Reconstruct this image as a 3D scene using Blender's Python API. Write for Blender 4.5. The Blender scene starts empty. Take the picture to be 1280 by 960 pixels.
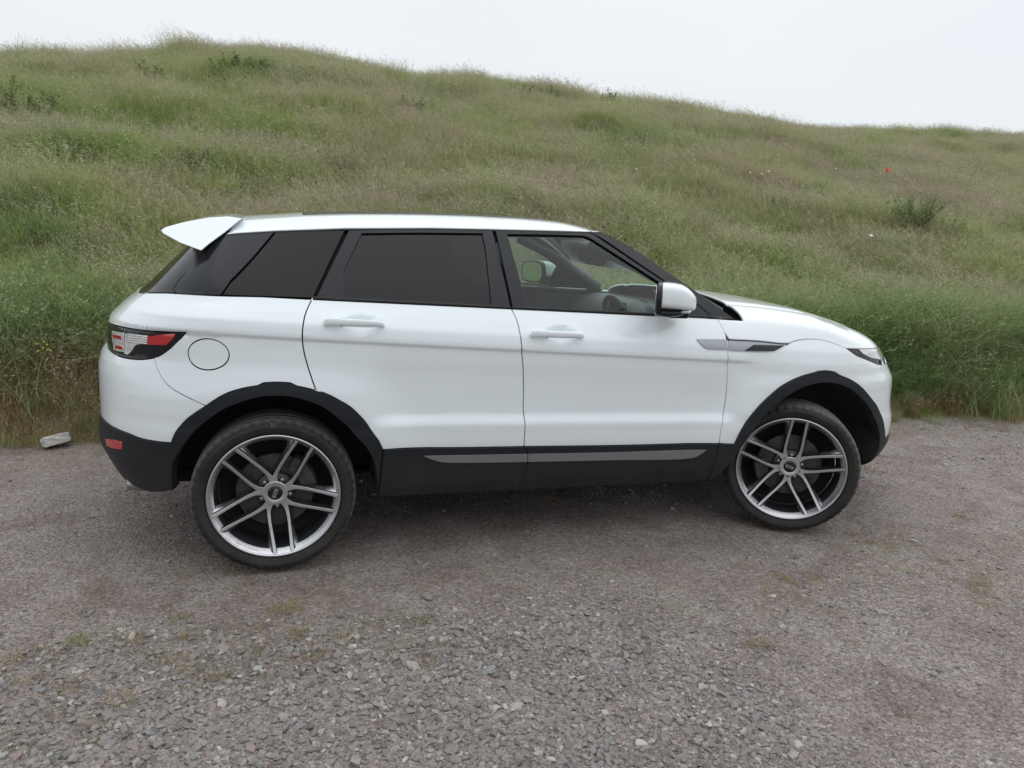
import bpy, bmesh, math, random
import numpy as np
from mathutils import Matrix, Vector
from mathutils.geometry import delaunay_2d_cdt

random.seed(7)
rng = np.random.default_rng(7)
sc = bpy.context.scene
COL = sc.collection
R = math.radians

# ------------------------------------------------------------------ camera
cam_d = bpy.data.cameras.new('camera'); cam = bpy.data.objects.new('camera', cam_d); COL.objects.link(cam)
cam_d.sensor_width = 36.0; cam_d.lens = 25.995; cam_d.clip_start = 0.05; cam_d.clip_end = 2000
CAM = dict(loc=(-1.2246, -4.1778, 1.5585), yaw=0.2863, pitch=0.2063, roll=0.0444)
def cam_axes(yaw, pitch, roll):
    f = Vector((math.sin(yaw)*math.cos(pitch), math.cos(yaw)*math.cos(pitch), -math.sin(pitch)))
    r = Vector((math.cos(yaw), -math.sin(yaw), 0)); u = r.cross(f)
    return r*math.cos(roll)+u*math.sin(roll), -r*math.sin(roll)+u*math.cos(roll), f
r_, u_, f_ = cam_axes(CAM['yaw'], CAM['pitch'], CAM['roll'])
M3 = Matrix((r_, u_, -f_)).transposed()
cam.matrix_world = Matrix.Translation(CAM['loc']) @ M3.to_4x4()
sc.camera = cam

# ------------------------------------------------------------------ sky and sun (bright overcast)
SUN_EL, SUN_AZ = R(64), R(92)       # azimuth measured clockwise from +Y
world = bpy.data.worlds.new('World'); sc.world = world; world.use_nodes = True
nt = world.node_tree; nt.nodes.clear()
def N_(t, **k):
    n = nt.nodes.new(t)
    for a, b in k.items(): setattr(n, a, b)
    return n
sky = N_('ShaderNodeTexSky', sky_type='NISHITA', sun_disc=False, sun_elevation=SUN_EL, sun_rotation=SUN_AZ, air_density=1.0, dust_density=3.0)
bg1 = N_('ShaderNodeBackground'); bg1.inputs[1].default_value = 0.1
nt.links.new(sky.outputs[0], bg1.inputs[0])
tc = N_('ShaderNodeTexCoord'); noi = N_('ShaderNodeTexNoise'); noi.inputs['Scale'].default_value = 1.6; noi.inputs['Detail'].default_value = 4
mp = N_('ShaderNodeMapping'); mp.inputs['Scale'].default_value = (1, 1, 2.4)
nt.links.new(tc.outputs['Generated'], mp.inputs[0]); nt.links.new(mp.outputs[0], noi.inputs['Vector'])
ramp = N_('ShaderNodeValToRGB'); ramp.color_ramp.elements[0].position = .30; ramp.color_ramp.elements[1].position = .68
ramp.color_ramp.elements[0].color = (.68, .718, .757, 1); ramp.color_ramp.elements[1].color = (.775, .80, .825, 1)
nt.links.new(noi.outputs['Fac'], ramp.inputs[0])
# an overcast sky brightens smoothly from the horizon to the zenith
sxw = N_('ShaderNodeSeparateXYZ'); nt.links.new(tc.outputs['Generated'], sxw.inputs[0])
zen = N_('ShaderNodeMapRange', interpolation_type='SMOOTHSTEP'); zen.inputs[1].default_value = .15; zen.inputs[2].default_value = 1.0; zen.inputs[3].default_value = 1.0; zen.inputs[4].default_value = 1.45
nt.links.new(sxw.outputs[2], zen.inputs[0])
bg2 = N_('ShaderNodeBackground'); nt.links.new(zen.outputs[0], bg2.inputs[1])
nt.links.new(ramp.outputs[0], bg2.inputs[0])
mixw = N_('ShaderNodeMixShader'); mixw.inputs[0].default_value = 0.92      # the cloud layer covers nearly all of the clear sky
out = N_('ShaderNodeOutputWorld')
nt.links.new(bg1.outputs[0], mixw.inputs[1]); nt.links.new(bg2.outputs[0], mixw.inputs[2]); nt.links.new(mixw.outputs[0], out.inputs[0])

sun_d = bpy.data.lights.new('sun', 'SUN'); sun = bpy.data.objects.new('sun', sun_d); COL.objects.link(sun)
sun_d.energy = 0.75; sun_d.angle = R(115); sun_d.color = (1, .975, .94)
sdir = Vector((math.sin(SUN_AZ)*math.cos(SUN_EL), math.cos(SUN_AZ)*math.cos(SUN_EL), math.sin(SUN_EL)))
sun.rotation_euler = (-sdir).to_track_quat('-Z', 'Y').to_euler()
sun.location = sdir*60

vs = sc.view_settings; vs.view_transform = 'Standard'; vs.look = 'None'; vs.gamma = 1; vs.exposure = 0.24; vs.use_curve_mapping = False
sc.cycles.max_bounces = 8; sc.cycles.transparent_max_bounces = 16; sc.cycles.diffuse_bounces = 3; sc.cycles.glossy_bounces = 4
sc.cycles.caustics_reflective = False; sc.cycles.caustics_refractive = False

# ------------------------------------------------------------------ materials
def material(name):
    m = bpy.data.materials.new(name); m.use_nodes = True
    return m, m.node_tree, m.node_tree.nodes['Principled BSDF']
def setin(b, **k):
    for a, v in k.items():
        a = {'color':'Base Color','rough':'Roughness','metal':'Metallic','coat':'Coat Weight','coatr':'Coat Roughness','spec':'Specular IOR Level','ior':'IOR','trans':'Transmission Weight','sheen':'Sheen Weight'}[a]
        if isinstance(v, tuple) and len(v) == 3: v = (*v, 1)
        b.inputs[a].default_value = v
def nd(t, typ, **k):
    n = t.nodes.new(typ)
    for a, v in k.items(): setattr(n, a, v)
    return n
def ramp_node(t, stops):
    n = t.nodes.new('ShaderNodeValToRGB'); cr = n.color_ramp
    while len(cr.elements) < len(stops): cr.elements.new(.5)
    for e, (p, c) in zip(cr.elements, stops):
        e.position = p; e.color = (*c, 1) if len(c) == 3 else c
    return n
def noise(t, scale, detail=4, rough=.55, vec=None, dist=0):
    n = t.nodes.new('ShaderNodeTexNoise'); n.inputs['Scale'].default_value = scale; n.inputs['Detail'].default_value = detail
    n.inputs['Roughness'].default_value = rough; n.inputs['Distortion'].default_value = dist
    if vec is not None: t.links.new(vec, n.inputs['Vector'])
    return n
def mixcol(t, fac, a, b, mode='MIX'):
    n = t.nodes.new('ShaderNodeMix'); n.data_type = 'RGBA'; n.blend_type = mode
    for k, v in ((0, fac), (6, a), (7, b)):
        if hasattr(v, 'is_output') or hasattr(v, 'links'): t.links.new(v, n.inputs[k])
        else: n.inputs[k].default_value = (*v, 1) if isinstance(v, tuple) and len(v) == 3 else v
    return n.outputs[2]
def math_node(t, op, a, b=None, clamp=False):
    n = t.nodes.new('ShaderNodeMath'); n.operation = op; n.use_clamp = clamp
    for k, v in ((0, a), (1, b)):
        if v is None: continue
        if hasattr(v, 'links'): t.links.new(v, n.inputs[k])
        else: n.inputs[k].default_value = v
    return n.outputs[0]

def simple(name, color, rough=.5, metal=0, coat=0, grain=0, scale=60, spec=.5, bump=0):
    m, t, b = material(name); setin(b, color=color, rough=rough, metal=metal, coat=coat, spec=spec)
    if coat: setin(b, coatr=.04)
    if grain or bump:
        tcn = nd(t, 'ShaderNodeTexCoord'); n = noise(t, scale, 5, .6, tcn.outputs['Object'])
        if grain:
            lo = tuple(c*(1-grain) for c in color); hi = tuple(min(1, c*(1+grain)) for c in color)
            rp = ramp_node(t, [(.3, lo), (.7, hi)]); t.links.new(n.outputs['Fac'], rp.inputs[0]); t.links.new(rp.outputs[0], b.inputs['Base Color'])
        if bump:
            bp = nd(t, 'ShaderNodeBump'); bp.inputs['Strength'].default_value = bump; bp.inputs['Distance'].default_value = .002
            t.links.new(n.outputs['Fac'], bp.inputs['Height']); t.links.new(bp.outputs[0], b.inputs['Normal'])
    return m

def paint_mat():
    m, t, b = material('white_paint'); setin(b, color=(.80, .815, .82), rough=.35, coat=1.0, coatr=.03, spec=.3)
    tcn = nd(t, 'ShaderNodeTexCoord')
    # road dust: a thin warm-grey film, thicker low on the body
    sx = nd(t, 'ShaderNodeSeparateXYZ'); t.links.new(tcn.outputs['Object'], sx.inputs[0])
    low = nd(t, 'ShaderNodeMapRange'); low.inputs[1].default_value = .95; low.inputs[2].default_value = .45; low.inputs[3].default_value = 0; low.inputs[4].default_value = .13
    t.links.new(sx.outputs[2], low.inputs[0])
    n1 = noise(t, 3.0, 6, .62, tcn.outputs['Object']); n2 = noise(t, 55, 4, .6, tcn.outputs['Object'])
    f = math_node(t, 'MULTIPLY', low.outputs[0], math_node(t, 'ADD', n1.outputs['Fac'], math_node(t, 'MULTIPLY', n2.outputs['Fac'], .4)))
    col = mixcol(t, f, (.755, .812, .835), (.42, .40, .37)); t.links.new(col, b.inputs['Base Color'])
    cw = math_node(t, 'SUBTRACT', 1.0, math_node(t, 'MULTIPLY', f, 2.5), True); t.links.new(cw, b.inputs['Coat Weight'])
    return m
def glass_mat(name, tint, refl=1.0, base=None):
    m, t, b = material(name); t.nodes.remove(b)
    tr = nd(t, 'ShaderNodeBsdfTransparent'); tr.inputs[0].default_value = (*tint, 1)
    gl = nd(t, 'ShaderNodeBsdfGlossy'); gl.inputs['Roughness'].default_value = .02; gl.inputs[0].default_value = (refl, refl, refl, 1)
    fr = nd(t, 'ShaderNodeFresnel'); fr.inputs[0].default_value = 1.52
    mx = nd(t, 'ShaderNodeMixShader'); o = t.nodes['Material Output']
    t.links.new(fr.outputs[0], mx.inputs[0]); t.links.new(tr.outputs[0], mx.inputs[1]); t.links.new(gl.outputs[0], mx.inputs[2]); t.links.new(mx.outputs[0], o.inputs[0])
    return m
def plastic_mat():
    m, t, b = material('black_plastic'); setin(b, color=(.012, .014, .017), rough=.52, spec=.28)
    tcn = nd(t, 'ShaderNodeTexCoord')
    n1 = noise(t, 4.5, 6, .65, tcn.outputs['Object']); n2 = noise(t, 420, 2, .5, tcn.outputs['Object'])
    sx = nd(t, 'ShaderNodeSeparateXYZ'); t.links.new(tcn.outputs['Object'], sx.inputs[0])
    low = nd(t, 'ShaderNodeMapRange'); low.inputs[1].default_value = .65; low.inputs[2].default_value = .28; low.inputs[3].default_value = .02; low.inputs[4].default_value = .42
    t.links.new(sx.outputs[2], low.inputs[0])
    f = math_node(t, 'MULTIPLY', low.outputs[0], n1.outputs['Fac'])
    t.links.new(mixcol(t, f, (.010, .0125, .016), (.07, .062, .053)), b.inputs['Base Color'])
    bp = nd(t, 'ShaderNodeBump'); bp.inputs['Strength'].default_value = .15; bp.inputs['Distance'].default_value = .001
    t.links.new(n2.outputs['Fac'], bp.inputs['Height']); t.links.new(bp.outputs[0], b.inputs['Normal'])
    return m
def tyre_mat():
    m, t, b = material('tyre_rubber'); setin(b, color=(.03, .03, .031), rough=.72, spec=.22)
    tcn = nd(t, 'ShaderNodeTexCoord')
    n1 = noise(t, 7, 6, .65, tcn.outputs['Object']); n2 = noise(t, 90, 3, .5, tcn.outputs['Object'])
    rp = ramp_node(t, [(.35, (.013, .013, .014)), (.75, (.042, .038, .035))]); t.links.new(n1.outputs['Fac'], rp.inputs[0])
    # grey dust worn into the tread
    sx = nd(t, 'ShaderNodeSeparateXYZ'); t.links.new(tcn.outputs['Object'], sx.inputs[0])
    rad = math_node(t, 'SQRT', math_node(t, 'ADD', math_node(t, 'MULTIPLY', sx.outputs[0], sx.outputs[0]), math_node(t, 'MULTIPLY', sx.outputs[2], sx.outputs[2])))
    mr = nd(t, 'ShaderNodeMapRange'); mr.inputs[1].default_value = .337; mr.inputs[2].default_value = .350; mr.inputs[3].default_value = .05; mr.inputs[4].default_value = .75; t.links.new(rad, mr.inputs[0])
    t.links.new(mixcol(t, mr.outputs[0], rp.outputs[0], (.115, .108, .10)), b.inputs['Base Color'])
    bp = nd(t, 'ShaderNodeBump'); bp.inputs['Strength'].default_value = .25; bp.inputs['Distance'].default_value = .001
    t.links.new(n2.outputs['Fac'], bp.inputs['Height']); t.links.new(bp.outputs[0], b.inputs['Normal'])
    return m
MT = {}
MT['paint'] = paint_mat()
MT['plastic'] = plastic_mat()
MT['tyre'] = tyre_mat()
MT['gloss_black'] = simple('gloss_black_trim', (.009, .010, .013), .16, 0, 0, .15, 8, .36)
MT['dark_glass'] = glass_mat('privacy_glass', (.03, .042, .038), .72)
MT['quarter_glass'] = glass_mat('quarter_privacy_glass', (.012, .015, .015), .66)
MT['side_glass'] = glass_mat('side_window_glass', (.70, .83, .77), .8)
MT['screen'] = glass_mat('windscreen_glass', (.74, .86, .80))
MT['rubber'] = simple('black_rubber', (.012, .012, .013), .6)
MT['underlay'] = simple('dark_gap', (.008, .008, .009), .9)
MT['liner'] = simple('wheel_arch_liner', (.014, .014, .015), .85, grain=.4, scale=20)
MT['satin'] = simple('satin_silver', (.30, .31, .33), .38, .75, grain=.06, scale=200)
MT['alu'] = simple('machined_alloy', (.58, .58, .59), .28, .88, grain=.10, scale=150)
MT['alu_dark'] = simple('gunmetal_alloy', (.045, .046, .050), .28, .5, grain=.2, scale=30)
MT['alu_lip'] = simple('polished_rim_lip', (.58, .58, .60), .27, .9, grain=.08, scale=90)
MT['steel'] = simple('brake_disc_steel', (.075, .072, .07), .5, .7, grain=.35, scale=25)
MT['caliper'] = simple('brake_caliper_iron', (.05, .05, .052), .55, .3, grain=.4, scale=25)
MT['chrome'] = simple('chrome', (.75, .75, .76), .12, 1.0)
MT['leather'] = simple('grey_leather', (.085, .10, .10), .55, bump=.3, scale=300)
MT['dash'] = simple('dark_dashboard', (.075, .092, .092), .62, bump=.3, scale=400)
MT['headlining'] = simple('pale_headlining', (.34, .36, .36), .9)
MT['red'] = simple('red_lens', (.42, .015, .018), .12, 0, .8)
MT['clear'] = simple('clear_lens', (.72, .73, .75), .12, .25, .8, grain=.25, scale=45)
MT['lamp'] = simple('headlamp_lens', (.50, .52, .54), .07, .45, 1.0, grain=.25, scale=28)
MT['mirror_glass'] = simple('mirror_glass', (.85, .87, .88), .02, 1.0)
MT['chalk'] = simple('pale_chalk', (.20, .19, .175), .9)
MT['text'] = simple('dark_lettering', (.02, .02, .022), .5)

# ------------------------------------------------------------------ mesh helpers
def link(name, me, mat=None, parent=None):
    o = bpy.data.objects.new(name, me); COL.objects.link(o)
    if mat is not None:
        for mm in (mat if isinstance(mat, (list, tuple)) else [mat]): me.materials.append(mm)
    if parent is not None: o.parent = parent
    return o
def mesh(name, v, f, smooth=True, mats=None):
    me = bpy.data.meshes.new(name); me.from_pydata([tuple(map(float, p)) for p in v], [], [tuple(int(i) for i in q) for q in f]); me.update()
    if smooth: me.polygons.foreach_set('use_smooth', [True]*len(me.polygons))
    if mats is not None: me.polygons.foreach_set('material_index', list(mats))
    return me
def empty(name, loc=(0, 0, 0), parent=None):
    o = bpy.data.objects.new(name, None); COL.objects.link(o); o.location = loc; o.empty_display_size = .1
    if parent is not None: o.parent = parent
    return o
def tag(o, label=None, cat=None, group=None, kind=None):
    if label: o['label'] = label
    if cat: o['category'] = cat
    if group: o['group'] = group
    if kind: o['kind'] = kind
    return o
def sharp(me, ang=35):
    try: me.set_sharp_from_angle(angle=R(ang))
    except Exception: pass
    return me
def bev(o, w=.004, seg=2):
    m = o.modifiers.new('bevel', 'BEVEL'); m.width = w; m.segments = seg; m.limit_method = 'ANGLE'; m.angle_limit = R(35)
    m.harden_normals = False
    return o
def box(cx, cy, cz, sx, sy, sz):
    v = [(cx+a*sx/2, cy+b*sy/2, cz+c*sz/2) for a in (-1, 1) for b in (-1, 1) for c in (-1, 1)]
    return v, [(0, 1, 3, 2), (4, 6, 7, 5), (0, 4, 5, 1), (2, 3, 7, 6), (0, 2, 6, 4), (1, 5, 7, 3)]
def merge(parts):
    V, F = [], []
    for v, f in parts:
        o = len(V); V += list(v); F += [tuple(i+o for i in q) for q in f]
    return V, F
def lathe(profile, seg=96, closed=False, mod=None):
    "profile of (r, y); axis is Y"
    V, F = [], []; n = len(profile)
    for s in range(seg):
        a = 2*math.pi*s/seg; ca, sa = math.cos(a), math.sin(a)
        for k, (r, y) in enumerate(profile):
            if mod: r, y = mod(s, k, r, y)
            V.append((r*ca, y, r*sa))
    for s in range(seg):
        t = (s+1) % seg
        for k in range(n if closed else n-1):
            l = (k+1) % n
            F.append((s*n+k, s*n+l, t*n+l, t*n+k))
    return V, F
def sweep(path, radius, seg=10, closed=False, cap=True):
    P = [Vector(p) for p in path]; V, F = [], []; n = len(P)
    up0 = None
    for i in range(n):
        d = (P[(i+1) % n]-P[i-1] if closed else P[min(i+1, n-1)]-P[max(i-1, 0)]).normalized()
        ref = Vector((0, 0, 1)) if abs(d.z) < .9 else Vector((0, 1, 0))
        a = d.cross(ref).normalized(); b = a.cross(d)
        if up0 is not None and False: pass
        rr = radius[i] if isinstance(radius, (list, tuple)) else radius
        for s in range(seg):
            t = 2*math.pi*s/seg; V.append(tuple(P[i]+a*rr*math.cos(t)+b*rr*math.sin(t)))
    for i in range(n if closed else n-1):
        j = (i+1) % n
        for s in range(seg):
            t = (s+1) % seg; F.append((i*seg+s, i*seg+t, j*seg+t, j*seg+s))
    if cap and not closed:
        F.append(tuple(range(seg))[::-1]); F.append(tuple((n-1)*seg+s for s in range(seg)))
    return V, F
def loft(rings, cap=True, closed=True):
    n = len(rings[0]); V = [p for r in rings for p in r]; F = []
    for i in range(len(rings)-1):
        for k in range(n if closed else n-1):
            l = (k+1) % n; F.append((i*n+k, i*n+l, (i+1)*n+l, (i+1)*n+k))
    if cap:
        F.append(tuple(range(n))[::-1]); F.append(tuple((len(rings)-1)*n+k for k in range(n)))
    return V, F

# ------------------------------------------------------------------ body surface of the car (metres; x forward, z up, near side at -y)
def sstep(a,b,x):
    t=np.clip((x-a)/(b-a),0,1); return t*t*(3-2*t)
def belt(x): return 1.187-.033*x-.04*np.maximum(0,-1.375-np.asarray(x,float))*(np.asarray(x)>-9)
def crease(x): return 1.010-.052*x
def silltop(x): return .539-.021*x
XR,XF=-1.50,1.50
HR=(-1.33,.355); HF=(1.385,.355)
RAILX=[-2.2,-1.523,-1.314,-1.018,-.62,-.316,.171,.226,.6,1.2]
RAILZ=[1.40,1.482,1.504,1.527,1.545,1.552,1.561,1.566,1.56,1.55]
def rail(x): return np.interp(x,RAILX,RAILZ)
def section(x,z):
    "half width of the body side at station x, height z"
    zb=belt(x); zc=crease(x); zs=silltop(x)
    lg=sstep(-.98,-.80,x)*(1-sstep(.86,.97,x))
    # lower body as knots, relative heights
    one=np.ones_like(x*z); nf=sstep(.90,1.04,x)
    k=[( .10*one, .74*one),(.22*one,.80*one),(.31*one,.872*one),(.38*one,.898*one),(zs-.03,.917*one),(zs+.02,.926*one),
       (zs+.075,.931*one),(zs+.108,.934*one-.004*(1-lg)),(zs+.165,.934*one-.016*lg),(zs+.24,.935*one-.014*lg),(zc-.15,.937*one-.010*lg),(zc-.075,.940*one-.004*lg),
       (zc-.022,.9405*one+.0075*nf),(zc-.002,.952*one-.0025*nf),(zc+.045,.947*one),((zc+zb)/2+.01,.925*one),(zb-.02,.893*one),(zb,.880*one)]
    Z=np.stack([np.broadcast_to(a,one.shape) for a,_ in k],-1); Wd=np.stack([np.broadcast_to(b,one.shape) for _,b in k],-1)
    # monotone cubic (pchip-like) interpolation per point
    h=Z[...,1:]-Z[...,:-1]; d=(Wd[...,1:]-Wd[...,:-1])/h
    m=np.zeros_like(Z); 
    dm=d[...,:-1]; dp=d[...,1:]
    ok=(dm*dp)>0
    w1=2*h[...,1:]+h[...,:-1]; w2=h[...,1:]+2*h[...,:-1]
    m[...,1:-1]=np.where(ok,(w1+w2)/(w1/np.where(ok,dm,1)+w2/np.where(ok,dp,1)),0)
    m[...,0]=d[...,0]; m[...,-1]=d[...,-1]
    zz=np.clip(z*one,Z[...,0],Z[...,-1])
    idx=np.clip((zz[...,None]>=Z).sum(-1)-1,0,Z.shape[-1]-2)
    g=lambda A,i:np.take_along_axis(A,i[...,None],-1)[...,0]
    z0=g(Z,idx); hh=g(h,idx); t=(zz-z0)/hh
    w=(2*t**3-3*t**2+1)*g(Wd,idx)+(t**3-2*t**2+t)*hh*g(m,idx)+(-2*t**3+3*t**2)*g(Wd,idx+1)+(t**3-t**2)*hh*g(m,idx+1)
    # greenhouse
    s=np.clip((z-zb)/(1.56-zb),0,1.3)
    w=np.where(z>zb,.878-.150*s-.075*s**2,w)
    up=sstep(0,1,s)
    # plan taper
    w=w-.045*np.clip((x-.75)/.85,0,2)**2*(1) - .035*np.clip((-1.0-x)/.6,0,2)**2 - up*.10*np.clip((-.9-x)/.7,0,1.4)**2 - up*.03*np.clip((x+.2)/.6,0,2)**2
    w=w-.012*np.clip(np.abs(x+.1)-.3,0,1)**2*0
    for hx,hz in (HR,HF):
        r=np.hypot(x-hx,z-hz)
        w=w+.024*sstep(.74,.47,r)*sstep(1.05,.80,z)
    return w
ZF=[.10,.24,.30,.40,.46,.56,.66,.74,.80,.86,.93,1.0,1.08,1.16,1.3,1.6]
XFN=[2.1,2.22,2.33,2.39,2.385,2.37,2.33,2.325,2.313,2.27,2.20,2.13,2.02,1.90,1.75,1.6]
ZT=[.10,.25,.32,.40,.50,.58,.63,.72,.86,.925,.955,.98,1.02,1.08,1.12,1.16,1.20,1.235,1.42,1.5,1.6]
XTL=[-1.85,-2.03,-2.095,-2.14,-2.187,-2.178,-2.173,-2.172,-2.169,-2.15,-2.118,-2.118,-2.118,-2.107,-2.066,-2.022,-1.97,-1.928,-1.745,-1.655,-1.56]
def _sm(z,Zk,Xk):
    # smoothed linear interp
    o=0
    for d,wt in ((-.018,.25),(0,.5),(.018,.25)): o=o+wt*np.interp(z+d,Zk,Xk)
    return o
KF,KR=.73,.64
LF=3*KF*.80; LR=3*KR*.63
def S(u,z):
    "body side surface, near side: returns x, halfwidth, z ; u=x along the flank, wraps to the centre line at both ends"
    u=np.asarray(u,float); z=np.asarray(z,float)
    xc=np.clip(u,XR,XF)
    w=section(xc,z)
    e=1e-3
    x=xc.copy(); y=w.copy()
    # front
    sl=(section(np.full_like(xc,XF),z)-section(np.full_like(xc,XF-e),z))/e
    a=_sm(z,ZF,XFN)-XF; t=np.clip((u-XF)/LF,0,1)
    B0,B1,B2,B3=(1-t)**3,3*t*(1-t)**2,3*t*t*(1-t),t**3
    fx=XF+a*(B1*KF+B2+B3); fy=w*(B0+B1+B2*KF)+sl*KF*a*B1
    x=np.where(u>XF,fx,x); y=np.where(u>XF,fy,y)
    sl=(section(np.full_like(xc,XR+e),z)-section(np.full_like(xc,XR),z))/e
    a=XR-_sm(z,ZT,XTL); t=np.clip((XR-u)/LR,0,1)
    B0,B1,B2,B3=(1-t)**3,3*t*(1-t)**2,3*t*t*(1-t),t**3
    rx=XR-a*(B1*KR+B2+B3); ry=w*(B0+B1+B2*KR)-sl*KR*a*B1
    x=np.where(u<XR,rx,x); y=np.where(u<XR,ry,y)
    # bumps for the front flare on the wrapped corner
    return x,y,z+0*x
def N(u,z,e=2e-3):
    x1,y1,z1=S(u+e,z); x0,y0,z0=S(u-e,z); x3,y3,z3=S(u,z+e); x2,y2,z2=S(u,z-e)
    du=np.stack([x1-x0,-(y1-y0),z1-z0],-1); dz=np.stack([x3-x2,-(y3-y2),z3-z2],-1)
    n=np.cross(du,dz); n/=np.linalg.norm(n,axis=-1,keepdims=True)+1e-12
    return n   # near side (y negative) outward
def P3(u,z,off=0):
    x,y,zz=S(u,z); p=np.stack([x,-y,zz],-1)
    return p+(N(u,z)*np.asarray(off)[...,None] if np.ndim(off) or off else 0)
UF, UR = XF+LF, XR-LR
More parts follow.
